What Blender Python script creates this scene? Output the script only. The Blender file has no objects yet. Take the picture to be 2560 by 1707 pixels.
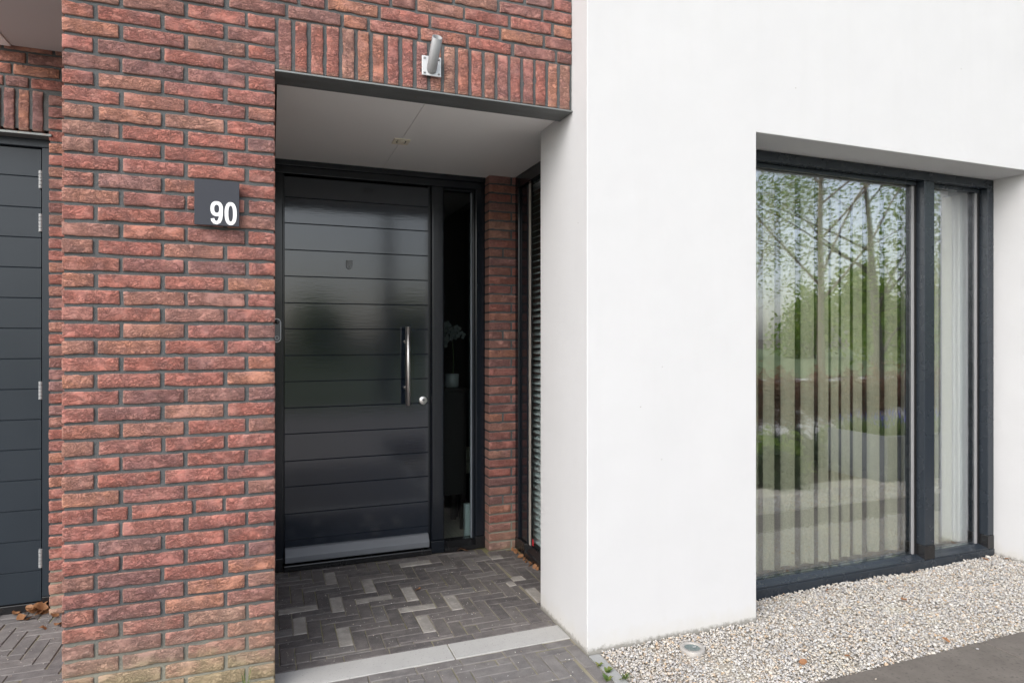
import bpy, bmesh, math, random
import numpy as np
from mathutils import Vector, Matrix, Euler

R = math.radians
random.seed(7)
np.random.seed(7)
scene = bpy.context.scene
COL = scene.collection

# ------------------------------------------------------------------ camera
CAM_H, YAW = 1.447, 20.669
cam_data = bpy.data.cameras.new("camera")
cam_data.sensor_fit = 'HORIZONTAL'
cam_data.sensor_width = 36.0
cam_data.lens = 22.44
cam_data.shift_y = -8.5 / 2560
cam_data.clip_start = 0.02
cam_data.clip_end = 2000
cam = bpy.data.objects.new("camera", cam_data)
COL.objects.link(cam)
cam.location = (0, 0, CAM_H)
cam.rotation_euler = (R(90), 0, R(-YAW))
scene.camera = cam

# ------------------------------------------------------------------ sky, sun, exposure
SUN_EL, SUN_AZ = 40.0, 225.0          # azimuth measured clockwise from +Y
world = bpy.data.worlds.new("World")
scene.world = world
world.use_nodes = True
wn = world.node_tree
wn.nodes.clear()
sky = wn.nodes.new("ShaderNodeTexSky")
sky.sky_type = 'NISHITA'
sky.sun_disc = False
sky.sun_elevation = R(SUN_EL)
sky.sun_rotation = R(SUN_AZ)
sky.air_density = 1.0
sky.dust_density = 2.5
sky.ozone_density = 1.0
hsv = wn.nodes.new("ShaderNodeHueSaturation")     # thin overcast: little blue left
hsv.inputs['Saturation'].default_value = 0.46
bg = wn.nodes.new("ShaderNodeBackground")
bg.inputs['Strength'].default_value = 0.15
wo = wn.nodes.new("ShaderNodeOutputWorld")
wn.links.new(sky.outputs[0], hsv.inputs['Color'])
wn.links.new(hsv.outputs[0], bg.inputs['Color'])
wn.links.new(bg.outputs[0], wo.inputs['Surface'])

sd = bpy.data.lights.new("sun", 'SUN')
sd.energy = 0.5
sd.angle = R(60)
sd.color = (1.0, 0.98, 0.95)
sun = bpy.data.objects.new("sun", sd)
COL.objects.link(sun)
az, el = R(SUN_AZ), R(SUN_EL)
sdir = Vector((math.sin(az) * math.cos(el), math.cos(az) * math.cos(el), math.sin(el)))
sun.rotation_euler = sdir.to_track_quat('Z', 'Y').to_euler()

vs = scene.view_settings
vs.view_transform = 'Standard'
vs.look = 'None'
vs.exposure = 1.26
vs.gamma = 1.0
vs.use_curve_mapping = False
scene.cycles.max_bounces = 10
scene.cycles.transparent_max_bounces = 24
scene.cycles.use_denoising = True

# ------------------------------------------------------------------ helpers: materials
class NT:
    def __init__(s, name):
        s.m = bpy.data.materials.new(name)
        s.m.use_nodes = True
        s.t = s.m.node_tree
        s.t.nodes.clear()
        s.out = s.n("ShaderNodeOutputMaterial")
    def n(s, kind, **kw):
        nd = s.t.nodes.new(kind)
        for k, v in kw.items():
            if k.startswith('i_'):
                nd.inputs[k[2:]].default_value = v
            else:
                setattr(nd, k, v)
        return nd
    def l(s, a, b):
        s.t.links.new(a, b)
    def math(s, op, a, b=None, c=None, clamp=False):
        nd = s.n("ShaderNodeMath", operation=op, use_clamp=clamp)
        for i, v in enumerate((a, b, c)):
            if v is None: continue
            if hasattr(v, 'is_output'): s.l(v, nd.inputs[i])
            else: nd.inputs[i].default_value = v
        return nd.outputs[0]
    def mix(s, f, a, b, blend='MIX'):
        nd = s.n("ShaderNodeMix", data_type='RGBA', blend_type=blend)
        for sock, v in ((nd.inputs[0], f), (nd.inputs[6], a), (nd.inputs[7], b)):
            if hasattr(v, 'is_output'): s.l(v, sock)
            else: sock.default_value = v if not isinstance(v, tuple) else (*v, 1.0)[:4]
        return nd.outputs[2]
    def ramp(s, f, stops, interp='LINEAR'):
        nd = s.n("ShaderNodeValToRGB")
        nd.color_ramp.interpolation = interp
        el = nd.color_ramp.elements
        while len(el) < len(stops): el.new(0.5)
        for e, (p, c) in zip(el, stops):
            e.position = p
            e.color = (*c, 1.0) if isinstance(c, tuple) else (c, c, c, 1.0)
        s.l(f, nd.inputs[0])
        return nd.outputs[0]
    def noise(s, vec, scale, detail=3.0, rough=0.55, dist=0.0):
        nd = s.n("ShaderNodeTexNoise")
        nd.inputs['Scale'].default_value = scale
        nd.inputs['Detail'].default_value = detail
        nd.inputs['Roughness'].default_value = rough
        nd.inputs['Distortion'].default_value = dist
        s.l(vec, nd.inputs['Vector'])
        return nd.outputs['Fac']
    def vmap(s, vec, scale=(1, 1, 1), loc=(0, 0, 0)):
        nd = s.n("ShaderNodeMapping")
        nd.inputs['Scale'].default_value = scale
        nd.inputs['Location'].default_value = loc
        s.l(vec, nd.inputs['Vector'])
        return nd.outputs[0]
    def pos(s):
        return s.n("ShaderNodeNewGeometry").outputs['Position']
    def objvec(s, k=41.0):
        tc = s.n("ShaderNodeTexCoord")
        oi = s.n("ShaderNodeObjectInfo")
        r = s.math('MULTIPLY', oi.outputs['Random'], k)
        add = s.n("ShaderNodeVectorMath", operation='ADD')
        s.l(tc.outputs['Object'], add.inputs[0])
        s.l(r, add.inputs[1])
        return add.outputs[0], oi.outputs['Random']
    def bump(s, h, strength=0.5, dist=0.003, normal=None):
        nd = s.n("ShaderNodeBump")
        nd.inputs['Strength'].default_value = strength
        nd.inputs['Distance'].default_value = dist
        s.l(h, nd.inputs['Height'])
        if normal is not None: s.l(normal, nd.inputs['Normal'])
        return nd.outputs[0]
    def pr(s, base, rough=0.5, metal=0.0, normal=None, spec=0.5, coat=0.0, **kw):
        nd = s.n("ShaderNodeBsdfPrincipled")
        for k, v in (('Base Color', base), ('Roughness', rough), ('Metallic', metal), ('Specular IOR Level', spec), ('Coat Weight', coat)):
            if hasattr(v, 'is_output'): s.l(v, nd.inputs[k])
            elif isinstance(v, tuple): nd.inputs[k].default_value = (*v, 1.0)
            else: nd.inputs[k].default_value = v
        for k, v in kw.items():
            nd.inputs[k].default_value = v
        if normal is not None: s.l(normal, nd.inputs['Normal'])
        return nd
    def done(s, sh):
        s.l(sh.outputs[0], s.out.inputs['Surface'])
        return s.m

M = {}
def simple(name, base, rough=0.5, metal=0.0, var=0.12, vscale=18, bump=0.15, bscale=120, bdist=0.001, spec=0.5):
    t = NT(name)
    p = t.pos()
    n = t.noise(p, vscale, 4)
    c = t.mix(n, tuple(x * (1 - var) for x in base), tuple(min(1, x * (1 + var)) for x in base))
    b = t.bump(t.noise(p, bscale, 3), bump, bdist)
    r = t.ramp(t.noise(p, vscale * .7, 3), [(0.3, max(0.02, rough * .85)), (0.7, min(1, rough * 1.15))])
    M[name] = t.done(t.pr(c, r, metal, b, spec))
    return M[name]

def mat_brick():
    t = NT("brick_clay")
    v, rnd = t.objvec()
    base = t.ramp(rnd, [(0.0, (.380, .145, .112)), (0.10, (.450, .170, .136)), (0.20, (.265, .142, .132)),
                        (0.30, (.490, .192, .148)), (0.42, (.370, .140, .112)), (0.52, (.520, .240, .158)),
                        (0.62, (.300, .165, .152)), (0.74, (.465, .175, .140)), (0.83, (.255, .120, .105)), (0.92, (.445, .255, .190)), (1.0, (.420, .160, .122))])
    # scorched and sanded patches inside one brick
    p1 = t.noise(v, 11, 3, .6)
    c = t.mix(t.ramp(p1, [(0.42, 0.0), (0.72, .65)]), base, (.205, .120, .118))
    p2 = t.noise(t.vmap(v, (1, 1, 1), (5, 3, 1)), 17, 4, .65)
    c = t.mix(t.ramp(p2, [(0.50, 0.0), (0.74, .7)]), c, (.50, .250, .205))
    p3 = t.noise(t.vmap(v, (1, 1, 1), (9, 7, 2)), 70, 4, .7)
    c = t.mix(t.ramp(p3, [(0.54, 0.0), (0.80, .32)]), c, (.52, .35, .28))
    p5 = t.noise(t.vmap(v, (1, 1, 1.6), (2, 8, 4)), 48, 4, .75, 1.2)
    c = t.mix(t.ramp(p5, [(0.32, .55), (0.45, 0.0)]), c, (.130, .070, .062))
    p4 = t.noise(v, 240, 2, .6)
    c = t.mix(t.ramp(p4, [(0.72, 0.0), (0.80, .3)]), c, (.62, .55, .48))
    # wrinkles of the hand-moulded face, fold shade and dark sand painted into the colour
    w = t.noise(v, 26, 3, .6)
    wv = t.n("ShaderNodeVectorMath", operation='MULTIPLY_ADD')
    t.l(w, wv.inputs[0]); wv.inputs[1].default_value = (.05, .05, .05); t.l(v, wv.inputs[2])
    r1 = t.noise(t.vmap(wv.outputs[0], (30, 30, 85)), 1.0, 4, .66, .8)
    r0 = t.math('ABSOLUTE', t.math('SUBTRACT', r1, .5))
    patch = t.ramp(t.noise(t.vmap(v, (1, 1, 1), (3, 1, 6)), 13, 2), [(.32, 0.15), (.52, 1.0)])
    fold_shade = t.math('MULTIPLY', t.ramp(r0, [(0.0, 1.0), (0.038, 0.0)]), patch)
    c = t.mix(t.math('MULTIPLY', fold_shade, .62), c, (.105, .052, .048))
    tc = t.n("ShaderNodeTexCoord"); sg = t.n("ShaderNodeSeparateXYZ"); t.l(tc.outputs['Generated'], sg.inputs[0])
    en = t.math('MULTIPLY', t.math('SUBTRACT', t.noise(v, 90, 3), .5), .10)
    ez = t.math('MINIMUM', sg.outputs[2], t.math('SUBTRACT', 1.0, sg.outputs[2]))
    ex = t.math('MULTIPLY', t.math('MINIMUM', sg.outputs[0], t.math('SUBTRACT', 1.0, sg.outputs[0])), 3.0)
    e = t.math('ADD', t.math('MINIMUM', ez, ex), en)
    c = t.mix(t.ramp(e, [(0.02, .38), (0.09, 0.0)]), c, (.50, .31, .24))
    # rising damp stain over the lowest courses
    ps = t.pos()
    sx = t.n("ShaderNodeSeparateXYZ"); t.l(ps, sx.inputs[0])
    zz = t.math('ADD', sx.outputs[2], t.math('MULTIPLY', t.math('SUBTRACT', t.noise(ps, 6, 4), .5), .28))
    zz = t.math('ADD', zz, t.math('MULTIPLY', t.math('GREATER_THAN', sx.outputs[1], 3.0), .22))
    c = t.mix(t.ramp(zz, [(0.10, .62), (0.46, 0.0)]), c, (.44, .34, .25))
    c = t.mix(t.ramp(t.math('ADD', zz, t.math('MULTIPLY', t.noise(ps, 22, 4), .14)), [(0.17, .55), (0.30, 0.0)]), c, (.36, .32, .17))
    ridge = t.math('SUBTRACT', 1.0, t.math('MULTIPLY', t.ramp(r0, [(0.0, 1.0), (0.06, .35), (0.14, 0.0)]), patch))
    fine = t.noise(v, 330, 3, .7)
    h = t.math('ADD', t.math('MULTIPLY', ridge, 1.0), t.math('MULTIPLY', fine, .28))
    h = t.math('ADD', h, t.math('MULTIPLY', t.noise(v, 75, 3, .6), .7))
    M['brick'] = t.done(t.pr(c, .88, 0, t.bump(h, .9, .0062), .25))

def mat_mortar():
    t = NT("mortar")
    p = t.pos()
    c = t.mix(t.noise(p, 14, 4), (.078, .082, .084), (.118, .122, .123))
    c = t.mix(t.ramp(t.noise(p, 260, 2), [(0.58, 0.0), (0.7, .5)]), c, (.19, .19, .19))
    sx = t.n("ShaderNodeSeparateXYZ"); t.l(p, sx.inputs[0])
    zz = t.math('ADD', sx.outputs[2], t.math('MULTIPLY', t.math('SUBTRACT', t.noise(p, 7, 4), .5), .25))
    c = t.mix(t.ramp(zz, [(0.12, .6), (0.40, 0.0)]), c, (.36, .34, .26))
    h = t.math('ADD', t.noise(p, 200, 3, .7), t.math('MULTIPLY', t.noise(p, 40, 2), 1.0))
    M['mortar'] = t.done(t.pr(c, .95, 0, t.bump(h, .9, .004), .2))

def mat_brickfar():
    t = NT("brick_courses")
    p = t.pos()
    sx = t.n("ShaderNodeSeparateXYZ"); t.l(p, sx.inputs[0])
    cb = t.n("ShaderNodeCombineXYZ")
    t.l(t.math('ADD', sx.outputs[0], sx.outputs[1]), cb.inputs[0]); t.l(sx.outputs[2], cb.inputs[1])
    bt = t.n("ShaderNodeTexBrick")
    bt.inputs['Color1'].default_value = (.26, .085, .055, 1)
    bt.inputs['Color2'].default_value = (.17, .075, .06, 1)
    bt.inputs['Mortar'].default_value = (.16, .163, .158, 1)
    bt.inputs['Scale'].default_value = 1
    bt.inputs['Brick Width'].default_value = .222
    bt.inputs['Row Height'].default_value = .0625
    bt.inputs['Mortar Size'].default_value = .006
    t.l(cb.outputs[0], bt.inputs['Vector'])
    h = t.math('ADD', t.math('MULTIPLY', bt.outputs['Fac'], -1.2), t.noise(p, 60, 4, .7))
    M['brickfar'] = t.done(t.pr(bt.outputs[0], .9, 0, t.bump(h, .8, .006), .2))

def mat_render():
    t = NT("white_render")
    p = t.pos()
    c = t.mix(t.noise(p, 2.3, 4), (.535, .537, .542), (.582, .583, .588))
    c = t.mix(t.ramp(t.noise(t.vmap(p, (1, 1, .12)), 9, 4, .6), [(.50, 0.0), (.8, .10)]), c, (.46, .455, .44))
    sx = t.n("ShaderNodeSeparateXYZ"); t.l(p, sx.inputs[0])
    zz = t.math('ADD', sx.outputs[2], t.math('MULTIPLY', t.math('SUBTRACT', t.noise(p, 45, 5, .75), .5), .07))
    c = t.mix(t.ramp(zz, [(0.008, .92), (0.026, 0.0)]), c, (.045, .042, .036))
    z2 = t.math('ADD', sx.outputs[2], t.math('MULTIPLY', t.math('SUBTRACT', t.noise(p, 16, 5, .7), .5), .16))
    c = t.mix(t.ramp(z2, [(0.02, .45), (0.10, 0.0)]), c, (.52, .50, .45))
    vo = t.n("ShaderNodeTexVoronoi"); vo.inputs['Scale'].default_value = 6.5
    t.l(p, vo.inputs['Vector'])
    c = t.mix(t.ramp(vo.outputs['Distance'], [(0.012, .8), (0.024, 0.0)]), c, (.18, .16, .13))
    h = t.math('ADD', t.noise(p, 420, 3, .7), t.math('MULTIPLY', t.noise(p, 7, 4), 3.5))
    M['render'] = t.done(t.pr(c, .9, 0, t.bump(h, .6, .0016), .2))

def mat_gloss(name, base, rough, bump, stretch=(7, 7, 60), spec=.5, wavy=3.0):
    t = NT(name)
    p = t.pos()
    n1 = t.noise(t.vmap(p, stretch), 1.6, 4, .6)
    n2 = t.noise(p, 95, 3, .6)
    h = t.math('ADD', n1, t.math('MULTIPLY', n2, .35))
    h = t.math('ADD', h, t.math('MULTIPLY', t.noise(p, 3.2, 2), wavy))
    c = t.mix(t.noise(p, 5, 4), tuple(x * .92 for x in base), tuple(x * 1.1 for x in base))
    c = t.mix(t.ramp(t.noise(p, 150, 2), [(.78, 0.0), (.84, .15)]), c, (.20, .20, .19))
    r = t.ramp(t.noise(p, 7, 4), [(.3, rough * .92), (.7, rough * 1.14)])
    M[name] = t.done(t.pr(c, r, 0, t.bump(h, bump, .0012), spec))

def mat_glass(name, tint, refl, graze=.8):
    t = NT(name)
    tr = t.n("ShaderNodeBsdfTransparent"); tr.inputs[0].default_value = (*tint, 1)
    gl = t.n("ShaderNodeBsdfGlossy"); gl.inputs['Roughness'].default_value = .004
    gl.inputs['Color'].default_value = (.93, .95, 1.0, 1)
    p = t.pos()
    nb = t.bump(t.noise(p, 1.1, 2), .10, .004)
    t.l(nb, gl.inputs['Normal'])
    fr = t.n("ShaderNodeLayerWeight"); fr.inputs[0].default_value = .5
    f = t.math('ADD', t.math('MULTIPLY', t.math('POWER', fr.outputs['Facing'], 4.0), graze), refl, clamp=True)
    mx = t.n("ShaderNodeMixShader")
    t.l(f, mx.inputs[0]); t.l(tr.outputs[0], mx.inputs[1]); t.l(gl.outputs[0], mx.inputs[2])
    M[name] = t.done(mx)

def mat_paver(name, ca, cb, cc):
    t = NT(name)
    v, rnd = t.objvec()
    p = t.pos()
    c = t.ramp(rnd, [(0, ca), (.35, cb), (.7, cc), (1, ca)])
    c = t.mix(t.ramp(t.noise(v, 16, 4, .6), [(.42, 0.0), (.72, .5)]), c, tuple(min(1, x * 1.6) for x in cb))
    c = t.mix(t.ramp(t.noise(t.vmap(v, (1, 1, 1), (4, 2, 7)), 23, 4, .65), [(.28, .5), (.46, 0.0)]), c, tuple(x * .65 for x in ca))
    c = t.mix(t.ramp(t.noise(p, 210, 3, .7), [(.54, 0.0), (.70, .6)]), c, (.26, .235, .205))
    c = t.mix(t.ramp(t.noise(p, 5, 4, .7), [(.52, 0.0), (.8, .3)]), c, (.17, .15, .13))
    h = t.math('ADD', t.noise(v, 160, 4, .7), t.math('MULTIPLY', t.noise(v, 24, 3), 1.1))
    M[name] = t.done(t.pr(c, .8, 0, t.bump(h, .9, .0028), .35))

def mat_leaf(name, stops, rough=.55, trans=.3):
    t = NT(name)
    g = t.n("ShaderNodeNewGeometry")
    c = t.ramp(g.outputs['Random Per Island'], stops)
    c = t.mix(t.ramp(t.noise(g.outputs['Position'], 30, 3), [(.3, 0.0), (.8, .35)]), c, tuple(x * .6 for x in stops[0][1]))
    a = t.pr(c, rough, 0, None, .3)
    b = t.n("ShaderNodeBsdfTranslucent"); t.l(c, b.inputs[0])
    mx = t.n("ShaderNodeMixShader"); mx.inputs[0].default_value = trans
    t.l(a.outputs[0], mx.inputs[1]); t.l(b.outputs[0], mx.inputs[2])
    M[name] = t.done(mx)

def mat_pebble():
    t = NT("pebble")
    g = t.n("ShaderNodeNewGeometry")
    c = t.ramp(g.outputs['Random Per Island'], [(0, (.54, .52, .48)), (.18, (.37, .37, .385)), (.32, (.60, .56, .49)), (.44, (.27, .265, .265)),
                                                (.56, (.52, .46, .37)), (.70, (.62, .61, .58)), (.82, (.43, .425, .42)), (.93, (.47, .33, .20)), (1, (.56, .54, .51))])
    p = g.outputs['Position']
    c = t.mix(t.ramp(t.noise(p, 3.0, 4, .6), [(.56, 0.0), (.78, .28)]), c, (.55, .52, .33))
    c = t.mix(t.ramp(t.noise(p, 190, 3, .6), [(.35, .5), (.6, 0.0)]), c, (.33, .30, .27))
    M['pebble'] = t.done(t.pr(c, .72, 0, t.bump(t.noise(p, 500, 2), .4, .001), .35))

def mat_fabric(name, base, trans, weave=900):
    t = NT(name)
    p = t.pos()
    w1 = t.noise(t.vmap(p, (weave, weave, 40)), 1.0, 2)
    w2 = t.noise(t.vmap(p, (60, 60, weave)), 1.0, 2)
    w = t.math('MULTIPLY', t.math('ADD', w1, w2), .5)
    c = t.mix(t.ramp(w, [(.35, 0.0), (.65, 1.0)]), tuple(x * .78 for x in base), tuple(min(1, x * 1.12) for x in base))
    a = t.pr(c, .9, 0, t.bump(w, .4, .001), .15)
    b = t.n("ShaderNodeBsdfTranslucent"); t.l(c, b.inputs[0])
    mx = t.n("ShaderNodeMixShader"); mx.inputs[0].default_value = trans
    t.l(a.outputs[0], mx.inputs[1]); t.l(b.outputs[0], mx.inputs[2])
    M[name] = t.done(mx)

def mat_steel():
    t = NT("galvanised_steel")
    p = t.pos()
    c = t.mix(t.noise(t.vmap(p, (3, 12, 12)), 1.5, 4), (.14, .15, .148), (.25, .262, .26))
    c = t.mix(t.ramp(t.noise(p, 60, 4, .7), [(.60, 0.0), (.70, .7)]), c, (.20, .115, .075))
    M['galv'] = t.done(t.pr(c, .55, .55, t.bump(t.noise(p, 140, 3), .3, .001)))

def mat_granular(name, ca, cb, speck, sp_lo, sp_hi, scale=220, rough=.85, moss=None):
    t = NT(name)
    p = t.pos()
    c = t.mix(t.noise(p, 7, 5, .65), ca, cb)
    c = t.mix(t.ramp(t.noise(p, scale, 3, .6), [(sp_lo, 0.0), (sp_hi, .8)]), c, speck)
    if moss: c = t.mix(t.ramp(t.noise(p, 3.5, 4, .65), [(.46, 0.0), (.62, .85)]), c, moss)
    M[name] = t.done(t.pr(c, rough, 0, t.bump(t.noise(p, scale, 3, .7), .6, .0018), .3))

mat_brick(); mat_mortar(); mat_brickfar(); mat_render(); mat_pebble(); mat_steel()
mat_gloss('door_gloss', (.0100, .0155, .0250), .09, .12, spec=.80)
mat_gloss('frame_black', (.0085, .0115, .0165), .20, .10, (60, 60, 7), .5, 1.0)
mat_gloss('frame_grey', (.020, .026, .034), .26, .012, (60, 60, 7), .5, .3)
mat_gloss('side_door_grey', (.022, .029, .037), .30, .14, spec=.28)
mat_gloss('weather_grey', (.15, .16, .175), .30, .2)
mat_glass('glass', (.90, .93, .91), .27)
mat_glass('glass_dark', (.72, .76, .76), .03)
mat_glass('glass_side', (.93, .96, .96), .02, .25)
mat_paver('paver_dark', (.098, .090, .088), (.134, .122, .118), (.078, .072, .074))
mat_paver('paver_light', (.28, .262, .24), (.33, .31, .285), (.25, .235, .22))
mat_paver('paver_worn', (.135, .126, .123), (.160, .150, .145), (.118, .112, .112))
mat_granular('band_stone', (.33, .325, .315), (.43, .425, .41), (.12, .12, .12), .62, .72, 130)
mat_granular('joint_sand', (.20, .18, .14), (.30, .27, .21), (.36, .33, .27), .55, .7, 260, .95, (.20, .19, .085))
mat_granular('slab_concrete', (.080, .070, .060), (.185, .164, .144), (.07, .062, .056), .56, .72, 60)
mat_granular('edging_concrete', (.27, .275, .27), (.35, .35, .34), (.18, .18, .18), .62, .74, 200)
mat_granular('gravel_bed', (.34, .31, .26), (.44, .40, .34), (.22, .20, .17), .5, .65, 150, .95)
mat_granular('soil', (.060, .045, .032), (.10, .078, .055), (.16, .12, .08), .6, .7, 90, .95)
mat_granular('road', (.33, .305, .29), (.41, .385, .365), (.46, .44, .41), .6, .7, 120)
mat_granular('grass_ground', (.085, .12, .045), (.13, .17, .065), (.19, .21, .10), .55, .7, 60, .9)
mat_granular('planter_concrete', (.13, .135, .14), (.20, .205, .21), (.09, .09, .09), .6, .7, 150)
simple('steel', (.78, .76, .73), .40, 1.0, .04, 18, 0.0)
simple('zinc', (.27, .275, .28), .55, .3, .10, 30)
simple('alu', (.52, .53, .54), .5, .2, .05, 25)
simple('spacer_grey', (.30, .30, .305), .45, .2, .05, 25)
simple('alu_warm', (.62, .58, .52), .45, .4, .05, 25)
simple('gasket', (.008, .008, .009), .5)
simple('panel_white', (.88, .865, .84), .5, 0, .03, 2)
simple('panel_grey', (.52, .50, .49), .55, 0, .04, 2)
simple('plate_grey', (.042, .045, .055), .55, 0, .04, 5, spec=.2)
simple('digit_white', (.82, .82, .82), .5, 0, .02)
simple('plastic_black', (.012, .012, .013), .25)
simple('plastic_grey', (.16, .165, .17), .35)
simple('cream', (.80, .74, .60), .5)
simple('lamp_glass', (.11, .14, .135), .10)
simple('wall_inside', (.16, .155, .145), .9, 0, .03, 2)
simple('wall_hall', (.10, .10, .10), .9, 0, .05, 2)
simple('aqua_paint', (.50, .57, .57), .6, 0, .03, 2)
simple('cabinet_wood', (.014, .011, .010), .4)
simple('ceramic', (.34, .35, .35), .3)
simple('spacer_dark', (.20, .22, .25), .4)
simple('rim_steel', (.36, .34, .315), .5, .2)
simple('vase_pattern', (.45, .42, .33), .2, 0, .7, 60)
simple('red_label', (.62, .03, .04), .45, 0, .15, 90)
simple('bark', (.115, .095, .075), .9, 0, .35, 25, .9, 60, .012)
simple('bark_pale', (.24, .19, .14), .9, 0, .3, 25, .8, 60, .01)
simple('curtain_white', (.86, .85, .82), .9, 0, .03, 6)
mat_fabric('vane_cloth', (.70, .66, .53), .2)
mat_fabric('blind_slat', (.50, .56, .56), .2)
mat_leaf('leaf_spring', [(0, (.24, .28, .035)), (.5, (.31, .33, .05)), (1, (.38, .34, .09))], .55, .5)
mat_leaf('leaf_green', [(0, (.14, .25, .03)), (.5, (.20, .31, .04)), (1, (.28, .34, .06))], .55, .5)
mat_leaf('leaf_dark', [(0, (.020, .042, .014)), (.5, (.038, .070, .020)), (1, (.065, .095, .03))])
mat_leaf('leaf_beech', [(0, (.20, .085, .045)), (.5, (.28, .13, .07)), (1, (.14, .07, .045))])
mat_leaf('leaf_dry', [(0, (.34, .165, .075)), (.5, (.42, .23, .11)), (1, (.25, .115, .055))], .6, .2)
mat_leaf('leaf_weed', [(0, (.08, .15, .035)), (.5, (.12, .19, .05)), (1, (.22, .22, .06))])
mat_leaf('petal_blue', [(0, (.10, .10, .42)), (.5, (.16, .14, .50)), (1, (.08, .08, .33))])
mat_leaf('petal_white', [(0, (.20, .22, .21)), (.5, (.26, .28, .27)), (1, (.16, .18, .175))])
def mat_tiles():
    t = NT("hall_tiles")
    p = t.pos()
    bt = t.n("ShaderNodeTexBrick")
    bt.inputs['Color1'].default_value = (.42, .37, .30, 1); bt.inputs['Color2'].default_value = (.36, .32, .26, 1)
    bt.inputs['Mortar'].default_value = (.22, .20, .17, 1)
    bt.inputs['Scale'].default_value = 1; bt.inputs['Brick Width'].default_value = .06; bt.inputs['Row Height'].default_value = .06
    bt.inputs['Mortar Size'].default_value = .002; bt.offset = 0
    t.l(p, bt.inputs['Vector'])
    M['tiles'] = t.done(t.pr(bt.outputs[0], .4))
mat_tiles()
simple('floor_stone', (.46, .41, .34), .6, 0, .12, 9)

# ------------------------------------------------------------------ helpers: meshes and objects
ORIGIN = {}
def wloc(o):
    return ORIGIN.get(o.name, Vector((0, 0, 0))) if o is not None else Vector((0, 0, 0))

def tag(o, label=None, cat=None, group=None, kind=None):
    if label: o['label'] = label
    if cat: o['category'] = cat
    if group: o['group'] = group
    if kind: o['kind'] = kind
    return o

def empty(name, loc, parent=None):
    o = bpy.data.objects.new(name, None)
    o.empty_display_size = .05
    COL.objects.link(o)
    loc = Vector(loc)
    if parent is not None:
        o.parent = parent
        o.location = loc - wloc(parent)
    else:
        o.location = loc
    ORIGIN[o.name] = loc
    return o

def put(name, me, loc, parent=None):
    """link an object whose own origin stands at world loc"""
    o = bpy.data.objects.new(name, me)
    COL.objects.link(o)
    loc = Vector(loc)
    if parent is not None:
        o.parent = parent
        o.location = loc - wloc(parent)
    else:
        o.location = loc
    ORIGIN[o.name] = loc
    return o

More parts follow.
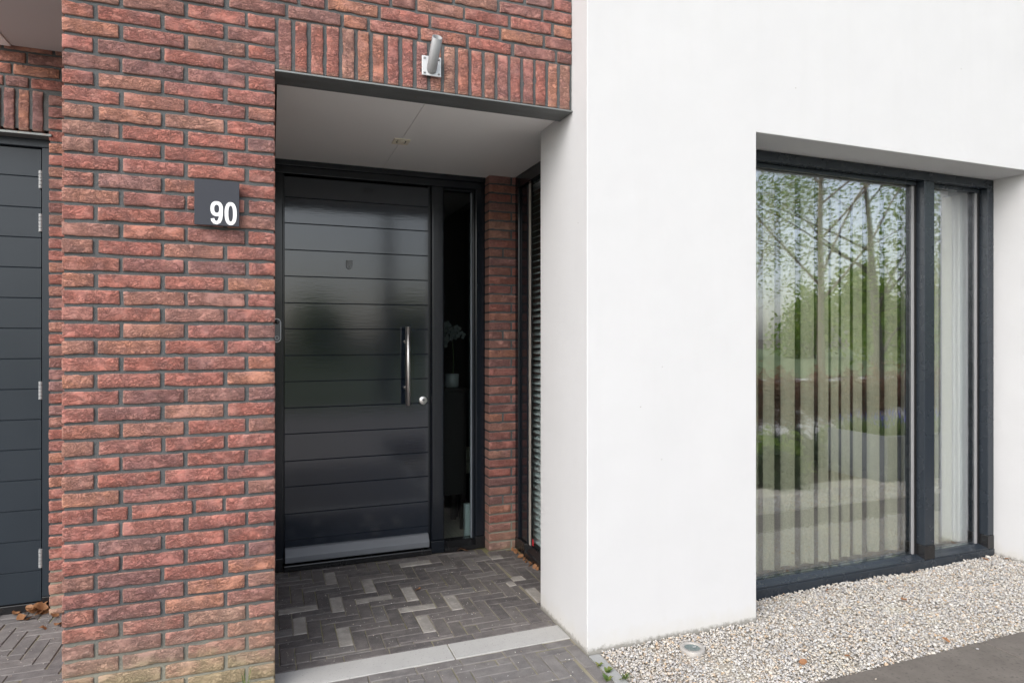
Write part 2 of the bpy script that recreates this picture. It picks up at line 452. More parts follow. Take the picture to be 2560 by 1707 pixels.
class MB:
    def __init__(s):
        s.v = []; s.f = []; s.sm = []
    def add(s, vs, fs, smooth=False):
        n = len(s.v)
        s.v += [tuple(x) for x in vs]
        s.f += [tuple(i + n for i in f) for f in fs]
        s.sm += [smooth] * len(fs)
        return s
    def box(s, x0, x1, y0, y1, z0, z1):
        return s.add([(x0, y0, z0), (x1, y0, z0), (x1, y1, z0), (x0, y1, z0), (x0, y0, z1), (x1, y0, z1), (x1, y1, z1), (x0, y1, z1)],
                     [(3, 2, 1, 0), (4, 5, 6, 7), (0, 1, 5, 4), (1, 2, 6, 5), (2, 3, 7, 6), (3, 0, 4, 7)])
    def quad(s, a, b, c, d):
        return s.add([a, b, c, d], [(0, 1, 2, 3)])
    def prism(s, pts, axis, a, b):
        """extrude a 2-D outline along an axis: x -> pts are (y,z), y -> (x,z), z -> (x,y)"""
        f = {'x': lambda p, t: (t, p[0], p[1]), 'y': lambda p, t: (p[0], t, p[1]), 'z': lambda p, t: (p[0], p[1], t)}[axis]
        n = len(pts)
        vs = [f(p, a) for p in pts] + [f(p, b) for p in pts]
        fs = [tuple(range(n)), tuple(range(2 * n - 1, n - 1, -1))] + [(i, i + n, (i + 1) % n + n, (i + 1) % n) for i in range(n)]
        return s.add(vs, fs)
    def tube(s, path, radii, n=8, cap=True):
        path = [Vector(p) for p in path]
        rings = []
        up0 = None
        for i, p in enumerate(path):
            d = (path[min(i + 1, len(path) - 1)] - path[max(i - 1, 0)])
            d = d.normalized() if d.length > 1e-9 else Vector((0, 0, 1))
            if up0 is None:
                up0 = Vector((1, 0, 0)) if abs(d.x) < .8 else Vector((0, 1, 0))
            a = d.cross(up0)
            a = a.normalized() if a.length > 1e-6 else d.orthogonal().normalized()
            b = a.cross(d).normalized()
            up0 = b
            r = radii[i] if hasattr(radii, '__len__') else radii
            rings.append([p + (a * math.cos(2 * math.pi * k / n) + b * math.sin(2 * math.pi * k / n)) * r for k in range(n)])
        vs = [q for r in rings for q in r]
        fs = []
        for i in range(len(rings) - 1):
            for k in range(n):
                fs.append((i * n + k, i * n + (k + 1) % n, (i + 1) * n + (k + 1) % n, (i + 1) * n + k))
        s.add(vs, fs, True)
        if cap:
            s.add(rings[0], [tuple(range(n - 1, -1, -1))])
            s.add(rings[-1], [tuple(range(n))])
        return s
    def lathe(s, prof, c, axis='z', n=24):
        vs, fs = [], []
        for r, h in prof:
            for k in range(n):
                a = 2 * math.pi * k / n
                if axis == 'z': vs.append((c[0] + r * math.cos(a), c[1] + r * math.sin(a), c[2] + h))
                else: vs.append((c[0] + r * math.cos(a), c[1] + h, c[2] + r * math.sin(a)))
        for i in range(len(prof) - 1):
            for k in range(n):
                fs.append((i * n + k, i * n + (k + 1) % n, (i + 1) * n + (k + 1) % n, (i + 1) * n + k))
        s.add(vs, fs, True)
        return s
    def mesh(s, name, mat, off=(0, 0, 0), bevel=0.0, seg=2):
        me = bpy.data.meshes.new(name)
        off = Vector(off)
        me.from_pydata([tuple(Vector(v) - off) for v in s.v], [], s.f)
        me.polygons.foreach_set('use_smooth', s.sm)
        if bevel:
            bm = bmesh.new(); bm.from_mesh(me)
            ed = [e for e in bm.edges if len(e.link_faces) == 2 and e.calc_face_angle(0) > .5]
            bmesh.ops.bevel(bm, geom=ed, offset=bevel, segments=seg, affect='EDGES', profile=.5, clamp_overlap=True)
            bm.to_mesh(me); bm.free()
        me.materials.append(M[mat] if isinstance(mat, str) else mat)
        me.update()
        return me
    def build(s, name, mat, parent=None, bevel=0.0, seg=2, at=None):
        at = Vector(at) if at is not None else wloc(parent)
        return put(name, s.mesh(name, mat, at, bevel, seg), at, parent)

def struct(name, mb, mat, bevel=0.0):
    o = mb.build(name, mat, None, bevel)
    o['kind'] = 'structure'
    return o

def bar(name, parent, mat, x0, x1, y0, y1, z0, z1, bevel=.003, seg=2):
    return MB().box(x0, x1, y0, y1, z0, z1).build(name, mat, parent, bevel, seg)

def inframe(x, y, z, mx=90, my=90):
    """True when a point falls inside the picture (with a margin in pixels of 2560)"""
    c, s = math.cos(R(YAW)), math.sin(R(YAW))
    t = s * x + c * y
    if t < .05: return False
    px = 1280 + 1595.8 * (c * x - s * y) / t
    py = 845 - 1595.8 * (z - CAM_H) / t
    return -mx < px < 2560 + mx and -my < py < 1707 + my

# ------------------------------------------------------------------ ground and paving
Db, Dw, Xj = 2.77, 2.616, 1.355
struct('ground', MB().box(-400, 400, -500, 300, -.40, -.10), 'soil')
struct('driveway_base', MB().box(-3.2, 1.352, .88, 4.6, -.098, -.0045).box(1.352, 1.60, 2.625, 4.6, -.098, -.006), 'joint_sand')
paving = empty('paving', (0, 0, 0)); paving['kind'] = 'structure'

W = .0667
def herring(regions, x0, y0, ni, nj):
    """90 degree herringbone; yields clipped rectangles (x0,x1,y0,y1,vertical)"""
    out = []
    for j in range(*nj):
        for i in range(*ni):
            k = (i + j) % 6
            if k == 0: r = (x0 + i * W, x0 + (i + 3) * W, y0 + j * W, y0 + (j + 1) * W, False)
            elif k == 3: r = (x0 + i * W, x0 + (i + 1) * W, y0 + j * W, y0 + (j + 3) * W, True)
            else: continue
            for (a0, a1, b0, b1) in regions:
                c = (max(r[0], a0), min(r[1], a1), max(r[2], b0), min(r[3], b1))
                if c[1] - c[0] > .016 and c[3] - c[2] > .016:
                    out.append((*c, r[4]))
    return out

def row_x(x0, x1, y0, y1, start, L=.204):
    out = []; x = start
    while x < x1:
        a, b = max(x, x0), min(x + L, x1)
        if b - a > .02: out.append((a, b, y0, y1, False))
        x += L
    return out

porch = herring([(.004, 1.353, 2.998, 4.185), (1.353, 1.572, 3.16, 4.105)], .034, 3.556, (-6, 30), (-14, 14))
porch += row_x(.004, 1.353, 2.937, 2.996, -.10)
porch += row_x(.004, 1.345, 2.722, 2.783, -.02)
drive = herring([(-3.1, 1.286, .9, 2.720), (-3.1, -.722, 2.720, 4.11)], .01, 2.60, (-52, 22), (-96, 26))
# a running strip beside the gravel edging
y = 2.716
while y > 1.0:
    drive.append((1.288, 1.350, y - .204, y, True)); y -= .204

LIGHT = [(.321, 4.001, 1), (.534, 3.789, 1), (.596, 3.648, 0), (.731, 3.572, 1), (.137, 3.583, 0), (.27, 3.506, 1), (.074, 3.31, 1),
         (.404, 3.243, 1), (.676, 3.102, 1), (.867, 4.105, 0), (.81, 3.453, 0), (.862, 3.323, 1), (1.266, 3.524, 0), (1.461, 3.997, 0),
         (1.472, 3.602, 0), (1.398, 3.328, 0)]
lightset = set()
for lx, ly, lv in LIGHT:
    best = min(range(len(porch)), key=lambda i: ((porch[i][0] + porch[i][1]) / 2 - lx) ** 2 + ((porch[i][2] + porch[i][3]) / 2 - ly) ** 2 + (0 if porch[i][4] == bool(lv) else .01))
    lightset.add(best)

def paver_verts(r, rng):
    x0, x1, y0, y1 = r[0] + .0020, r[1] - .0020, r[2] + .0020, r[3] - .0020
    j = lambda a: rng.uniform(-a, a)
    cx, cy = (x0 + x1) / 2, (y0 + y1) / 2
    P = [(x0 + j(.0016), y0 + j(.0016)), (x1 + j(.0016), y0 + j(.0016)), (x1 + j(.0016), y1 + j(.0016)), (x0 + j(.0016), y1 + j(.0016))]
    zt = j(.0016); tx, ty = j(.012), j(.012)
    b = .0035
    top = [(px + (b if px < cx else -b), py + (b if py < cy else -b), zt + tx * (px - cx) + ty * (py - cy)) for px, py in P]
    mid = [(px, py, zt - b + tx * (px - cx) + ty * (py - cy)) for px, py in P]
    low = [(px, py, -.045) for px, py in P]
    vs = top + mid + low
    fs = [(0, 1, 2, 3)] + [(k + 4, (k + 1) % 4 + 4, (k + 1) % 4, k) for k in range(4)] + [(k + 8, (k + 1) % 4 + 8, (k + 1) % 4 + 4, k + 4) for k in range(4)]
    return vs, fs, (cx, cy, 0)

rng = random.Random(3)
rest = {'paver_worn': MB()}
nsingle = 0
for idx, r in enumerate(porch + drive):
    vs_, fs_, c = paver_verts(r, rng)
    is_porch = idx < len(porch)
    show = inframe(c[0], c[1], 0, 60, 60) and not (-.9 < c[0] < .0 and c[1] > 2.75 and not is_porch and c[0] > -.72)
    if not is_porch and c[1] > 2.75 and not inframe(c[0], c[1], 0, 0, 30): show = False
    # pavers hidden behind the brick pillar stay in the joined part
    if not is_porch and c[1] > 2.8:
        k = 2.77 / c[1]
        if c[0] * k > -.70: show = False
    if show:
        m = 'paver_light' if idx in lightset else ('paver_worn' if (not is_porch or c[1] < 2.8 or rng.random() < .10) else 'paver_dark')
        me = bpy.data.meshes.new('paver')
        me.from_pydata([(v[0] - c[0], v[1] - c[1], v[2]) for v in vs_], [], fs_)
        me.materials.append(M[m])
        put('paver', me, c, paving)
        nsingle += 1
    else:
        rest['paver_worn'].add(vs_, fs_)
o = rest['paver_worn'].build('driveway_pavers', 'paver_worn', paving); o['kind'] = 'stuff'
for (a, b) in ((.004, .777), (.782, 1.353)):
    bar('band_stone', paving, 'band_stone', a, b, 2.787, 2.934, -.045, .0015, .003)
print('single pavers', nsingle)

# gravel, edging, slabs
edging = MB().box(1.356, 1.412, -.85, 2.606, -.10, -.002).build('edging', 'edging_concrete', None, .004)
edging['kind'] = 'structure'
struct('gravel_base', MB().box(1.414, 9.5, .9, 2.606, -.098, -.014).box(2.33, 4.51, 2.606, 2.84, -.098, -.014), 'gravel_bed')

slabs = empty('slab_path', (0, 0, 0)); slabs['kind'] = 'structure'
x = 1.416
for L in (.750, 1.0, 1.0, 1.0, 1.0, 1.0, 1.0):
    bar('slab', slabs, 'slab_concrete', x, x + L - .004, 1.672, 2.054, -.05, .004, .004)
    x += L

def pebbles(name, regions, density, size, seed, zlo=-.012, zhi=.006, holes=()):
    rs = np.random.RandomState(seed)
    ph = (1 + 5 ** .5) / 2
    iv = np.array([(-1, ph, 0), (1, ph, 0), (-1, -ph, 0), (1, -ph, 0), (0, -1, ph), (0, 1, ph), (0, -1, -ph), (0, 1, -ph), (ph, 0, -1), (ph, 0, 1), (-ph, 0, -1), (-ph, 0, 1)], float)
    iv /= np.linalg.norm(iv[0])
    fi = np.array([(0, 11, 5), (0, 5, 1), (0, 1, 7), (0, 7, 10), (0, 10, 11), (1, 5, 9), (5, 11, 4), (11, 10, 2), (10, 7, 6), (7, 1, 8), (3, 9, 4), (3, 4, 2), (3, 2, 6), (3, 6, 8), (3, 8, 9), (4, 9, 5), (2, 4, 11), (6, 2, 10), (8, 6, 7), (9, 8, 1)])
    ctr = []
    for (x0, x1, y0, y1) in regions:
        n = int((x1 - x0) * (y1 - y0) * density)
        ctr.append(np.stack([rs.uniform(x0, x1, n), rs.uniform(y0, y1, n), rs.uniform(zlo, zhi, n)], 1))
    ctr = np.concatenate(ctr)
    for hx, hy, hr in holes:
        ctr = ctr[(ctr[:, 0] - hx) ** 2 + (ctr[:, 1] - hy) ** 2 > hr * hr]
    # low heaps so that the bed is not flat
    if density > 1000: ctr[:, 2] += .006 * np.sin(ctr[:, 0] * 5.1 + 1.3) * np.sin(ctr[:, 1] * 6.3) + .003 * np.sin(ctr[:, 0] * 17 + ctr[:, 1] * 13)
    n = len(ctr)
    s = size * rs.lognormal(0, .28, n)
    dim = np.stack([s, s * rs.uniform(.6, .95, n), s * rs.uniform(.4, .7, n)], 1)
    v = iv[None] * (1 + rs.uniform(-.22, .22, (n, 12, 1))) * dim[:, None, :]
    a = rs.uniform(0, 2 * np.pi, n); b = rs.normal(0, .35, n)
    ca, sa, cb, sb = np.cos(a), np.sin(a), np.cos(b), np.sin(b)
    x, y, z = v[..., 0], v[..., 1], v[..., 2]
    x, z = x * cb[:, None] + z * sb[:, None], -x * sb[:, None] + z * cb[:, None]
    x, y = x * ca[:, None] - y * sa[:, None], x * sa[:, None] + y * ca[:, None]
    v = np.stack([x, y, z], 2) + ctr[:, None, :]
    f = (fi[None] + (np.arange(n) * 12)[:, None, None]).reshape(-1, 3)
    me = bpy.data.meshes.new(name)
    me.vertices.add(n * 12); me.vertices.foreach_set('co', v.reshape(-1).astype(np.float32))
    me.loops.add(len(f) * 3); me.loops.foreach_set('vertex_index', f.reshape(-1).astype(np.int32))
    me.polygons.add(len(f)); me.polygons.foreach_set('loop_start', np.arange(0, len(f) * 3, 3, dtype=np.int32))
    me.polygons.foreach_set('use_smooth', np.ones(len(f), bool))
    me.update(); me.validate()
    me.materials.append(M['pebble'])
    o = put(name, me, (0, 0, 0))
    return o
g = pebbles('gravel', [(1.418, 5.2, 2.06, 2.612), (2.33, 4.51, 2.612, 2.838)], 17500, .0057, 5, holes=[(1.83, 2.478, .058)])
tag(g, 'pale mixed pebble gravel in front of the white wall', 'gravel', kind='stuff')
g2 = pebbles('gravel', [(1.418, 8.0, 1.20, 1.668)], 3600, .0105, 6)
tag(g2, 'pale pebble gravel on the garden side of the slabs', 'gravel', kind='stuff')

g3 = pebbles('stray_pebbles', [(1.6, 5.0, 1.90, 2.05), (2.0, 4.0, 1.70, 1.90)], 15, .0052, 8, .008, .009)
tag(g3, 'single pebbles strayed onto the slab path', 'gravel', kind='stuff')
g4 = pebbles('grit', [(.02, 1.34, 2.95, 4.15), (-.6, 1.3, 2.2, 2.75), (-1.6, -.75, 3.0, 4.05)], 260, .0021, 9, .0015, .003)
tag(g4, 'fine pale grit scattered over the pavers', 'grit', kind='stuff')

# ------------------------------------------------------------------ the house
house = empty('house', (0, Db, 0))
tag(house, 'modern house front of red brick and white render with black doors and windows', 'house')

# --- bricks
def brick_mesh(L, Hh, depth, seed, amp=1.0):
    rg = random.Random(seed)
    n_in = max(2, int(round(L / .024)))
    gx = [-L / 2] + [-L / 2 + .0032 + (L - .0064) * k / n_in for k in range(n_in + 1)] + [L / 2]
    gz = [-Hh / 2, -Hh / 2 + .0032, -Hh / 6, Hh / 6, Hh / 2 - .0032, Hh / 2]
    nx, nz = len(gx) - 1, len(gz) - 1
    vs, fs = [], []
    ph = [rg.uniform(0, 6.28) for _ in range(6)]
    chip = {(rg.randint(1, nx - 1), rg.choice((0, nz))): rg.uniform(.002, .005) for _ in range(rg.choice((0, 0, 1, 2)))}
    def wob(t, k):
        return (math.sin(t * 38 + ph[k]) * .0008 + math.sin(t * 150 + ph[k + 1]) * .0005 + rg.uniform(-.0010, .0010)) * amp
    for j in range(nz + 1):
        for i in range(nx + 1):
            x, z = gx[i], gz[j]
            ei, ej = i in (0, nx), j in (0, nz)
            if 1 < i < nx - 1: x += rg.uniform(-.004, .004)
            if 1 < j < nz - 1: z += rg.uniform(-.003, .003)
            if j <= 1: z += wob(gx[i], 0)
            if j >= nz - 1: z += wob(gx[i], 2)
            if i in (0, nx): x += wob(z, 4) * .7
            if ej and i in (0, nx): z -= math.copysign(.0010, z); x -= math.copysign(.0010, x)
            y = rg.uniform(-.0013, .0013) * amp
            if ei or ej: y = .0022 + rg.uniform(-.0005, .0005)
            if (i, j) in chip:
                z -= math.copysign(chip[(i, j)], z); y += .001
            vs.append((x, y, z))
    W_ = nx + 1
    for j in range(nz):
        for i in range(nx):
            fs.append((j * W_ + i, j * W_ + i + 1, (j + 1) * W_ + i + 1, (j + 1) * W_ + i))
    ring = [i for i in range(W_)] + [j * W_ + nx for j in range(1, nz + 1)] + [nz * W_ + i for i in range(nx - 1, -1, -1)] + [j * W_ for j in range(nz - 1, 0, -1)]
    nf = len(fs)
    base = len(vs)
    for k in ring:
        x, y, z = vs[k]
        vs.append((x, depth, z))
    m = len(ring)
    for k in range(m):
        fs.append((ring[(k + 1) % m], ring[k], base + k, base + (k + 1) % m))
    me = bpy.data.meshes.new('brick')
    me.from_pydata(vs, [], fs)
    me.polygons.foreach_set('use_smooth', [True] * nf + [False] * m)
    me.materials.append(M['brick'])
    return me

BR = {}
brng = random.Random(11)
def brick_at(x0, x1, z0, z1, y, parent, depth=.045, rot=False):
    L, Hh = (x1 - x0), (z1 - z0)
    if rot: L, Hh = Hh, L
    key = (round(L, 3), round(Hh, 3), depth, rot)
    lst = BR.setdefault(key, [])
    if len(lst) < 5:
        me = brick_mesh(L, Hh, depth, len(BR) * 17 + len(lst) * 101 + 5)
        if rot: me.transform(Matrix.Rotation(R(90), 4, 'Y'))
        lst.append(me)
        mesh = me
    else:
        mesh = brng.choice(lst)
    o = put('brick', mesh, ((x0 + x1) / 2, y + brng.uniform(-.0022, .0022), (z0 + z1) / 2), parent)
    o.rotation_euler = (brng.uniform(-.012, .012), brng.uniform(-.006, .006), brng.uniform(-.006, .006))
    return o

MO = .0075     # mortar set back behind the brick faces
# mortar core of the front wall: pillar, wall over the porch
core = MB()
core.box(-.712, .009, Db + MO, 4.19, -.05, 2.545)
core.box(-.712, 1.354, Db + MO, 2.905, 2.5455, 3.128)
core.box(-.712, 1.354, 2.9055, 3.3, 2.605, 3.128)
front = core.build('brick_wall', 'mortar', house)
tag(front, 'front wall of red hand-moulded brick with a pillar and soldier course')
T0, CP = 2.6865, .0625
X1, X2 = [(-.718, -.62), (-.604, -.398), (-.383, -.177), (-.162, .0145)], [(-.718, -.537), (-.523, -.318), (-.303, -.099), (-.085, .0145)]
for k in range(-1, 43):
    top = T0 - CP * k
    rowb = X2 if k % 2 else X1
    if k == 30: rowb = [(-.718, -.62), (-.606, -.508), (-.495, -.290), (-.277, -.182), (-.168, .0145)]
    for n, (a, b) in enumerate(rowb):
        if not any(inframe(q, Db, zz, 60, 60) for q in (a, b) for zz in (top, top - .05)): continue
        j = brng.uniform(-.002, .002)
        brick_at(a + (j if n else 0), b + (j if n < len(rowb) - 1 else 0), top - .050 + brng.uniform(-.001, .001), top + brng.uniform(-.001, .001), Db, front, .10 if n in (0, len(rowb) - 1) else .045)
rows = {
 -2: [(-.718, -.62), (-.604, -.398), (-.383, -.177), (-.155, .053), (.066, .273), (.287, .382), (.397, .602), (.618, .822), (.839, 1.041), (1.058, 1.264), (1.279, 1.352)],
 -3: [(-.718, -.56), (-.545, -.338), (-.325, -.12), (-.105, .100), (.114, .208), (.222, .428), (.443, .651), (.665, .872), (.885, .981), (.994, 1.199), (1.215, 1.352)],
 -4: [(-.604, -.398), (-.383, -.177), (-.162, .044), (.058, .264), (.278, .478), (.492, .590), (.602, .809), (.821, 1.027), (1.041, 1.244), (1.261, 1.352)],
 -5: [(-.11, .09), (.105, .310), (.325, .53), (.545, .758), (.774, .971), (.986, 1.192), (1.207, 1.352)],
 -6: [(.21, .415), (.43, .635), (.65, .86), (.875, .97), (.985, 1.103), (1.118, 1.246), (1.261, 1.352)],
 -7: [(.55, .755), (.77, .975), (.99, 1.195), (1.21, 1.352)],
}
for k, rowb in rows.items():
    top = T0 - CP * k
    for (a, b) in rowb:
        if any(inframe(q, Db, zz, 60, 60) for q in (a, b) for zz in (top, top - .05)):
            brick_at(a, b, top - .050 + brng.uniform(-.001, .001), top + brng.uniform(-.001, .001), Db, front)
for k in range(21):
    c = .0525 + k * (1.3165 - .0525) / 20
    w = .0235 + brng.uniform(-.0012, .0012)
    brick_at(c - w, c + w, 2.5435, 2.7505 + brng.uniform(-.002, .002), Db, front, .045, True)

# wall above the picture, in course texture
MB().box(-.716, 1.354, Db, 3.3, 3.129, 6.0).build('upper_wall', 'brickfar', house)
# the pillar's returns and the inside of the porch
MB().box(.0092, .0135, Db + .10, 4.19, 0, 2.55).build('return_wall', 'brickfar', house)
MB().box(-.7165, -.7122, Db + .10, 4.0, 0, 2.95).build('return_wall', 'brickfar', house)

# brick pier between door and side window
pier = MB().box(1.384 + .006, 1.585, 4.11 + MO, 4.34, -.05, 2.60).build('brick_pier', 'mortar', house)
tag(pier, 'narrow brick pier between front door sidelight and side window')
k = 0
top = 2.5535
while top > .02:
    z0 = max(top - .050, .0)
    if k % 9 == 8: rowb = [(1.384, 1.478), (1.492, 1.585)]
    elif k % 2: rowb = [(1.384, 1.585)]
    else: rowb = [(1.384, 1.540), (1.554, 1.585)]
    for n, (a, b) in enumerate(rowb):
        brick_at(a, b, z0, top, 4.11, pier, .09)
    top -= CP; k += 1

# recessed wall with the side door on the left
lw = MB().box(-1.084, -.73, 3.98 + MO, 4.3, -.05, 2.532).box(-3.0, -.73, 3.98 + MO, 4.3, 2.532, 3.6).build('brick_wall', 'mortar', house)
tag(lw, 'dark recessed brick wall around the side door')
k = 0
top = 2.7175
while top > .02:
    z0 = max(top - .050, .0)
    brick_at(-1.089, -.99 if k % 2 else -.885, z0, top, 3.98, lw, .09)
    top -= CP; k += 1
for k in range(7):
    c = -1.1375 - k * .0612
    brick_at(c - .0222, c + .0222, 2.522, 2.731, 3.98, lw, .045, True)
for top, rowb in ((2.7945, [(-1.166, -.955), (-1.275, -1.179), (-1.495, -1.287)]), (2.857, [(-1.03, -.85), (-1.242, -1.044), (-1.46, -1.253)]),
                  (2.9195, [(-1.178, -.97), (-1.40, -1.192)]), (2.982, [(-1.06, -.86), (-1.281, -1.075), (-1.50, -1.295)]), (3.0445, [(-1.40, -1.195)])):
    for a, b in rowb:
        brick_at(a, b, top - .050, top, 3.98, lw)

# the rest of the recessed wall, in course texture (hidden behind the pillar or outside the picture)
MB().box(-.985, -.711, 3.9842, 4.3, 0, 2.94).box(-3.0, -1.505, 3.9842, 4.29, 2.745, 3.6).build('recess_infill', 'brickfar', house)

# --- white rendered volume
def wall_cells(xs, zs, hole, y):
    m = MB()
    for i in range(len(xs) - 1):
        for j in range(len(zs) - 1):
            if hole(i, j): continue
            m.quad((xs[i], y, zs[j]), (xs[i + 1], y, zs[j]), (xs[i + 1], y, zs[j + 1]), (xs[i], y, zs[j + 1]))
    return m
WX0, WX1, WZ0, WZ1 = 2.324, 4.516, .0, 2.500
ww = MB()
vs_, fs_ = [], []
YB = 3.155
xs, zs = [Xj, WX0, WX1, 9.0], [-.05, WZ0 - .05, WZ1, 6.0]
def Q(*p): ww.quad(*p)
Q((Xj, Dw, -.05), (WX0, Dw, -.05), (WX0, Dw, WZ1), (Xj, Dw, WZ1))
Q((WX1, Dw, -.05), (9, Dw, -.05), (9, Dw, WZ1), (WX1, Dw, WZ1))
Q((Xj, Dw, WZ1), (WX0, Dw, WZ1), (WX0, Dw, 6), (Xj, Dw, 6))
Q((WX0, Dw, WZ1), (WX1, Dw, WZ1), (WX1, Dw, 6), (WX0, Dw, 6))
Q((WX1, Dw, WZ1), (9, Dw, WZ1), (9, Dw, 6), (WX1, Dw, 6))
Q((Xj, YB, -.05), (Xj, Dw, -.05), (Xj, Dw, WZ1), (Xj, YB, WZ1))          # jamb towards the porch
Q((Xj, YB, WZ1), (Xj, Dw, WZ1), (Xj, Dw, 6), (Xj, YB, 6))
Q((1.62, YB, -.05), (Xj, YB, -.05), (Xj, YB, 6), (1.62, YB, 6))          # porch side end of the jamb
Q((WX0, Dw, -.05), (WX0, YB, -.05), (WX0, YB, WZ1), (WX0, Dw, WZ1))      # window reveals
Q((WX1, YB, -.05), (WX1, Dw, -.05), (WX1, Dw, WZ1), (WX1, YB, WZ1))
Q((WX0, Dw, WZ1), (WX0, YB, WZ1), (WX1, YB, WZ1), (WX1, Dw, WZ1))
Q((WX0, 2.86, -.05), (WX1, 2.86, -.05), (WX1, 2.86, .012), (WX0, 2.86, .012))
white = ww.build('white_wall', 'render', house)
bm = bmesh.new(); bm.from_mesh(white.data)
bmesh.ops.remove_doubles(bm, verts=bm.verts, dist=1e-5)
ed = [e for e in bm.edges if len(e.link_faces) == 2 and e.calc_face_angle(0) > .5]
bmesh.ops.bevel(bm, geom=ed, offset=.004, segments=3, affect='EDGES', profile=.5)
bm.to_mesh(white.data); bm.free()
white.data.polygons.foreach_set('use_smooth', [False] * len(white.data.polygons))
tag(white, 'smooth white rendered wall standing proud of the brick')

# --- lintels
MB().prism([(2.7635, 2.5305), (2.910, 2.5305), (2.910, 2.5385), (2.7635, 2.5385)], 'x', .016, 1.3545).build('lintel', 'galv', house, .0015)
MB().box(-3.0, -1.075, 3.972, 4.06, 2.500, 2.512).build('lintel', 'galv', house, .0015)

# --- soffits
sof = empty('soffit', (0, Db, 0), house)
tag(sof, 'pale grey panelled porch ceiling above the front door')
for a, b in ((.024, .6785), (.6815, 1.5745)):
    if b > 1.4:
        MB().prism([(a, 2.912), (1.354, 2.912), (1.354, 3.157), (b, 3.157), (b, 4.188), (a, 4.188)], 'z', 2.553, 2.565).build('soffit_panel', 'panel_white', sof)
    else:
        MB().box(a, b, 2.912, 4.188, 2.553, 2.565).build('soffit_panel', 'panel_white', sof)
MB().box(.012, 1.60, 2.90, 4.25, 2.585, 2.60).build('soffit_backing', 'gasket', sof)
sl = empty('soffit', (-1, 3.4, 2.95), house)
tag(sl, 'dark grey panelled underside of the overhang above the side door')
MB().box(-1.247, -.7185, 2.6, 3.976, 2.950, 2.965).build('soffit_panel', 'panel_grey', sl)
MB().box(-1.34, -1.2505, 2.6, 3.976, 2.944, 2.965).build('edge_trim', 'panel_white', sl)
MB().box(-1.335, -.7185, 2.6, 3.976, 2.972, 3.6).build('overhang_box', 'panel_grey', sl)

# --- front door
fd = empty('front_door', (.53, 4.22, 0), house)
tag(fd, 'glossy black front door of horizontal boards with a steel bar handle')
BT = [2.457, 2.326, 2.164, 1.998, 1.833, 1.666, 1.504, 1.338, 1.175, 1.011, .848, .679, .519, .350, .186, .045]
MB().box(.078, .988, 4.228, 4.268, .045, 2.457).build('leaf', 'door_gloss', fd)
for a, b in zip(BT[:-1], BT[1:]):
    MB().prism([(4.232, b + .0003), (4.2225, b + .0003), (4.2185, b + .0040), (4.2185, a - .0030), (4.2225, a - .0003), (4.232, a - .0003)], 'x', .0785, .9875).build('board', 'door_gloss', fd)
hd = MB().tube([(.835, 4.135, 1.006), (.835, 4.135, 1.0065), (.835, 4.135, 1.522), (.835, 4.135, 1.5225)], [.0138, .0152, .0152, .0138], 20)
for z in (1.119, 1.423):
    hd.tube([(.835, 4.135, z), (.835, 4.219, z)], .0075, 12)
    hd.lathe([(0, -.004), (.012, -.004), (.012, 0)], (.835, 4.2185, z), 'y', 16)
hd.build('handle', 'steel', fd)
MB().lathe([(0.0, -.011), (.0245, -.011), (.027, -.009), (.027, 0)], (.952, 4.2185, 1.030), 'y', 28).build('lock', 'steel', fd)
MB().lathe([(0, -.0145), (.0085, -.0145), (.0085, -.010)], (.954, 4.2185, 1.034), 'y', 16).build('lock_cylinder', 'zinc', fd)
MB().box(.9528, .9552, 4.2025, 4.206, 1.028, 1.040).build('keyhole', 'plastic_black', fd)
pts = [(.450, 1.945), (.490, 1.945), (.490, 1.912)] + [(.470 + .020 * math.cos(a), 1.912 + .023 * math.sin(a)) for a in np.linspace(0, -math.pi, 10)[1:-1]] + [(.450, 1.912)]
pk = MB().prism(pts, 'y', 4.207, 4.2185)
pk.prism([(.452, 1.943), (.488, 1.943), (.470, 1.925)], 'y', 4.203, 4.2075)
pk.build('peephole_cover', 'plastic_grey', fd, .0015)
MB().prism([(.4675, 1.893), (.4725, 1.893), (.4725, 1.912), (.4675, 1.912)], 'y', 4.205, 4.2075).build('peephole', 'plastic_black', fd)
MB().prism([(4.219, .056), (4.172, .056), (4.166, .062), (4.166, .096), (4.200, .138), (4.219, .141)], 'x', .080, .985).build('weather_bar', 'weather_grey', fd, .002)

df = empty('door_frame', (.7, 4.2, 0), house)
tag(df, 'black painted frame around the front door and sidelight')
bar('head', df, 'frame_black', .017, 1.3865, 4.186, 4.30, 2.5175, 2.5525, .003)
bar('head', df, 'frame_black', .017, 1.3865, 4.200, 4.30, 2.4705, 2.5165, .003)
bar('post', df, 'frame_black', .017, .068, 4.200, 4.30, .085, 2.470, .004)
bar('post', df, 'frame_black', 1.0055, 1.0945, 4.196, 4.30, .085, 2.470, .012, 4)
bar('post', df, 'frame_black', 1.316, 1.3835, 4.196, 4.30, .085, 2.470, .005)
bar('post_foot', df, 'plastic_black', .016, .069, 4.197, 4.30, .0, .084, .003)
bar('post_foot', df, 'frame_black', 1.0050, 1.0950, 4.193, 4.30, .0, .084, .004)
bar('post_foot', df, 'plastic_black', 1.314, 1.3845, 4.190, 4.30, .0, .084, .006)
bar('threshold', df, 'plastic_black', .070, 1.0045, 4.178, 4.32, .0, .040, .006)
MB().prism([(4.186, .0), (4.31, .0), (4.31, .060), (4.255, .056), (4.205, .034), (4.186, .030)], 'x', 1.0955, 1.3135).build('sill', 'plastic_black', df, .002)
bar('stop', df, 'frame_black', .0685, .0765, 4.226, 4.30, .041, 2.470, .001)
bar('stop', df, 'frame_black', .9895, 1.0050, 4.232, 4.30, .041, 2.470, .001)

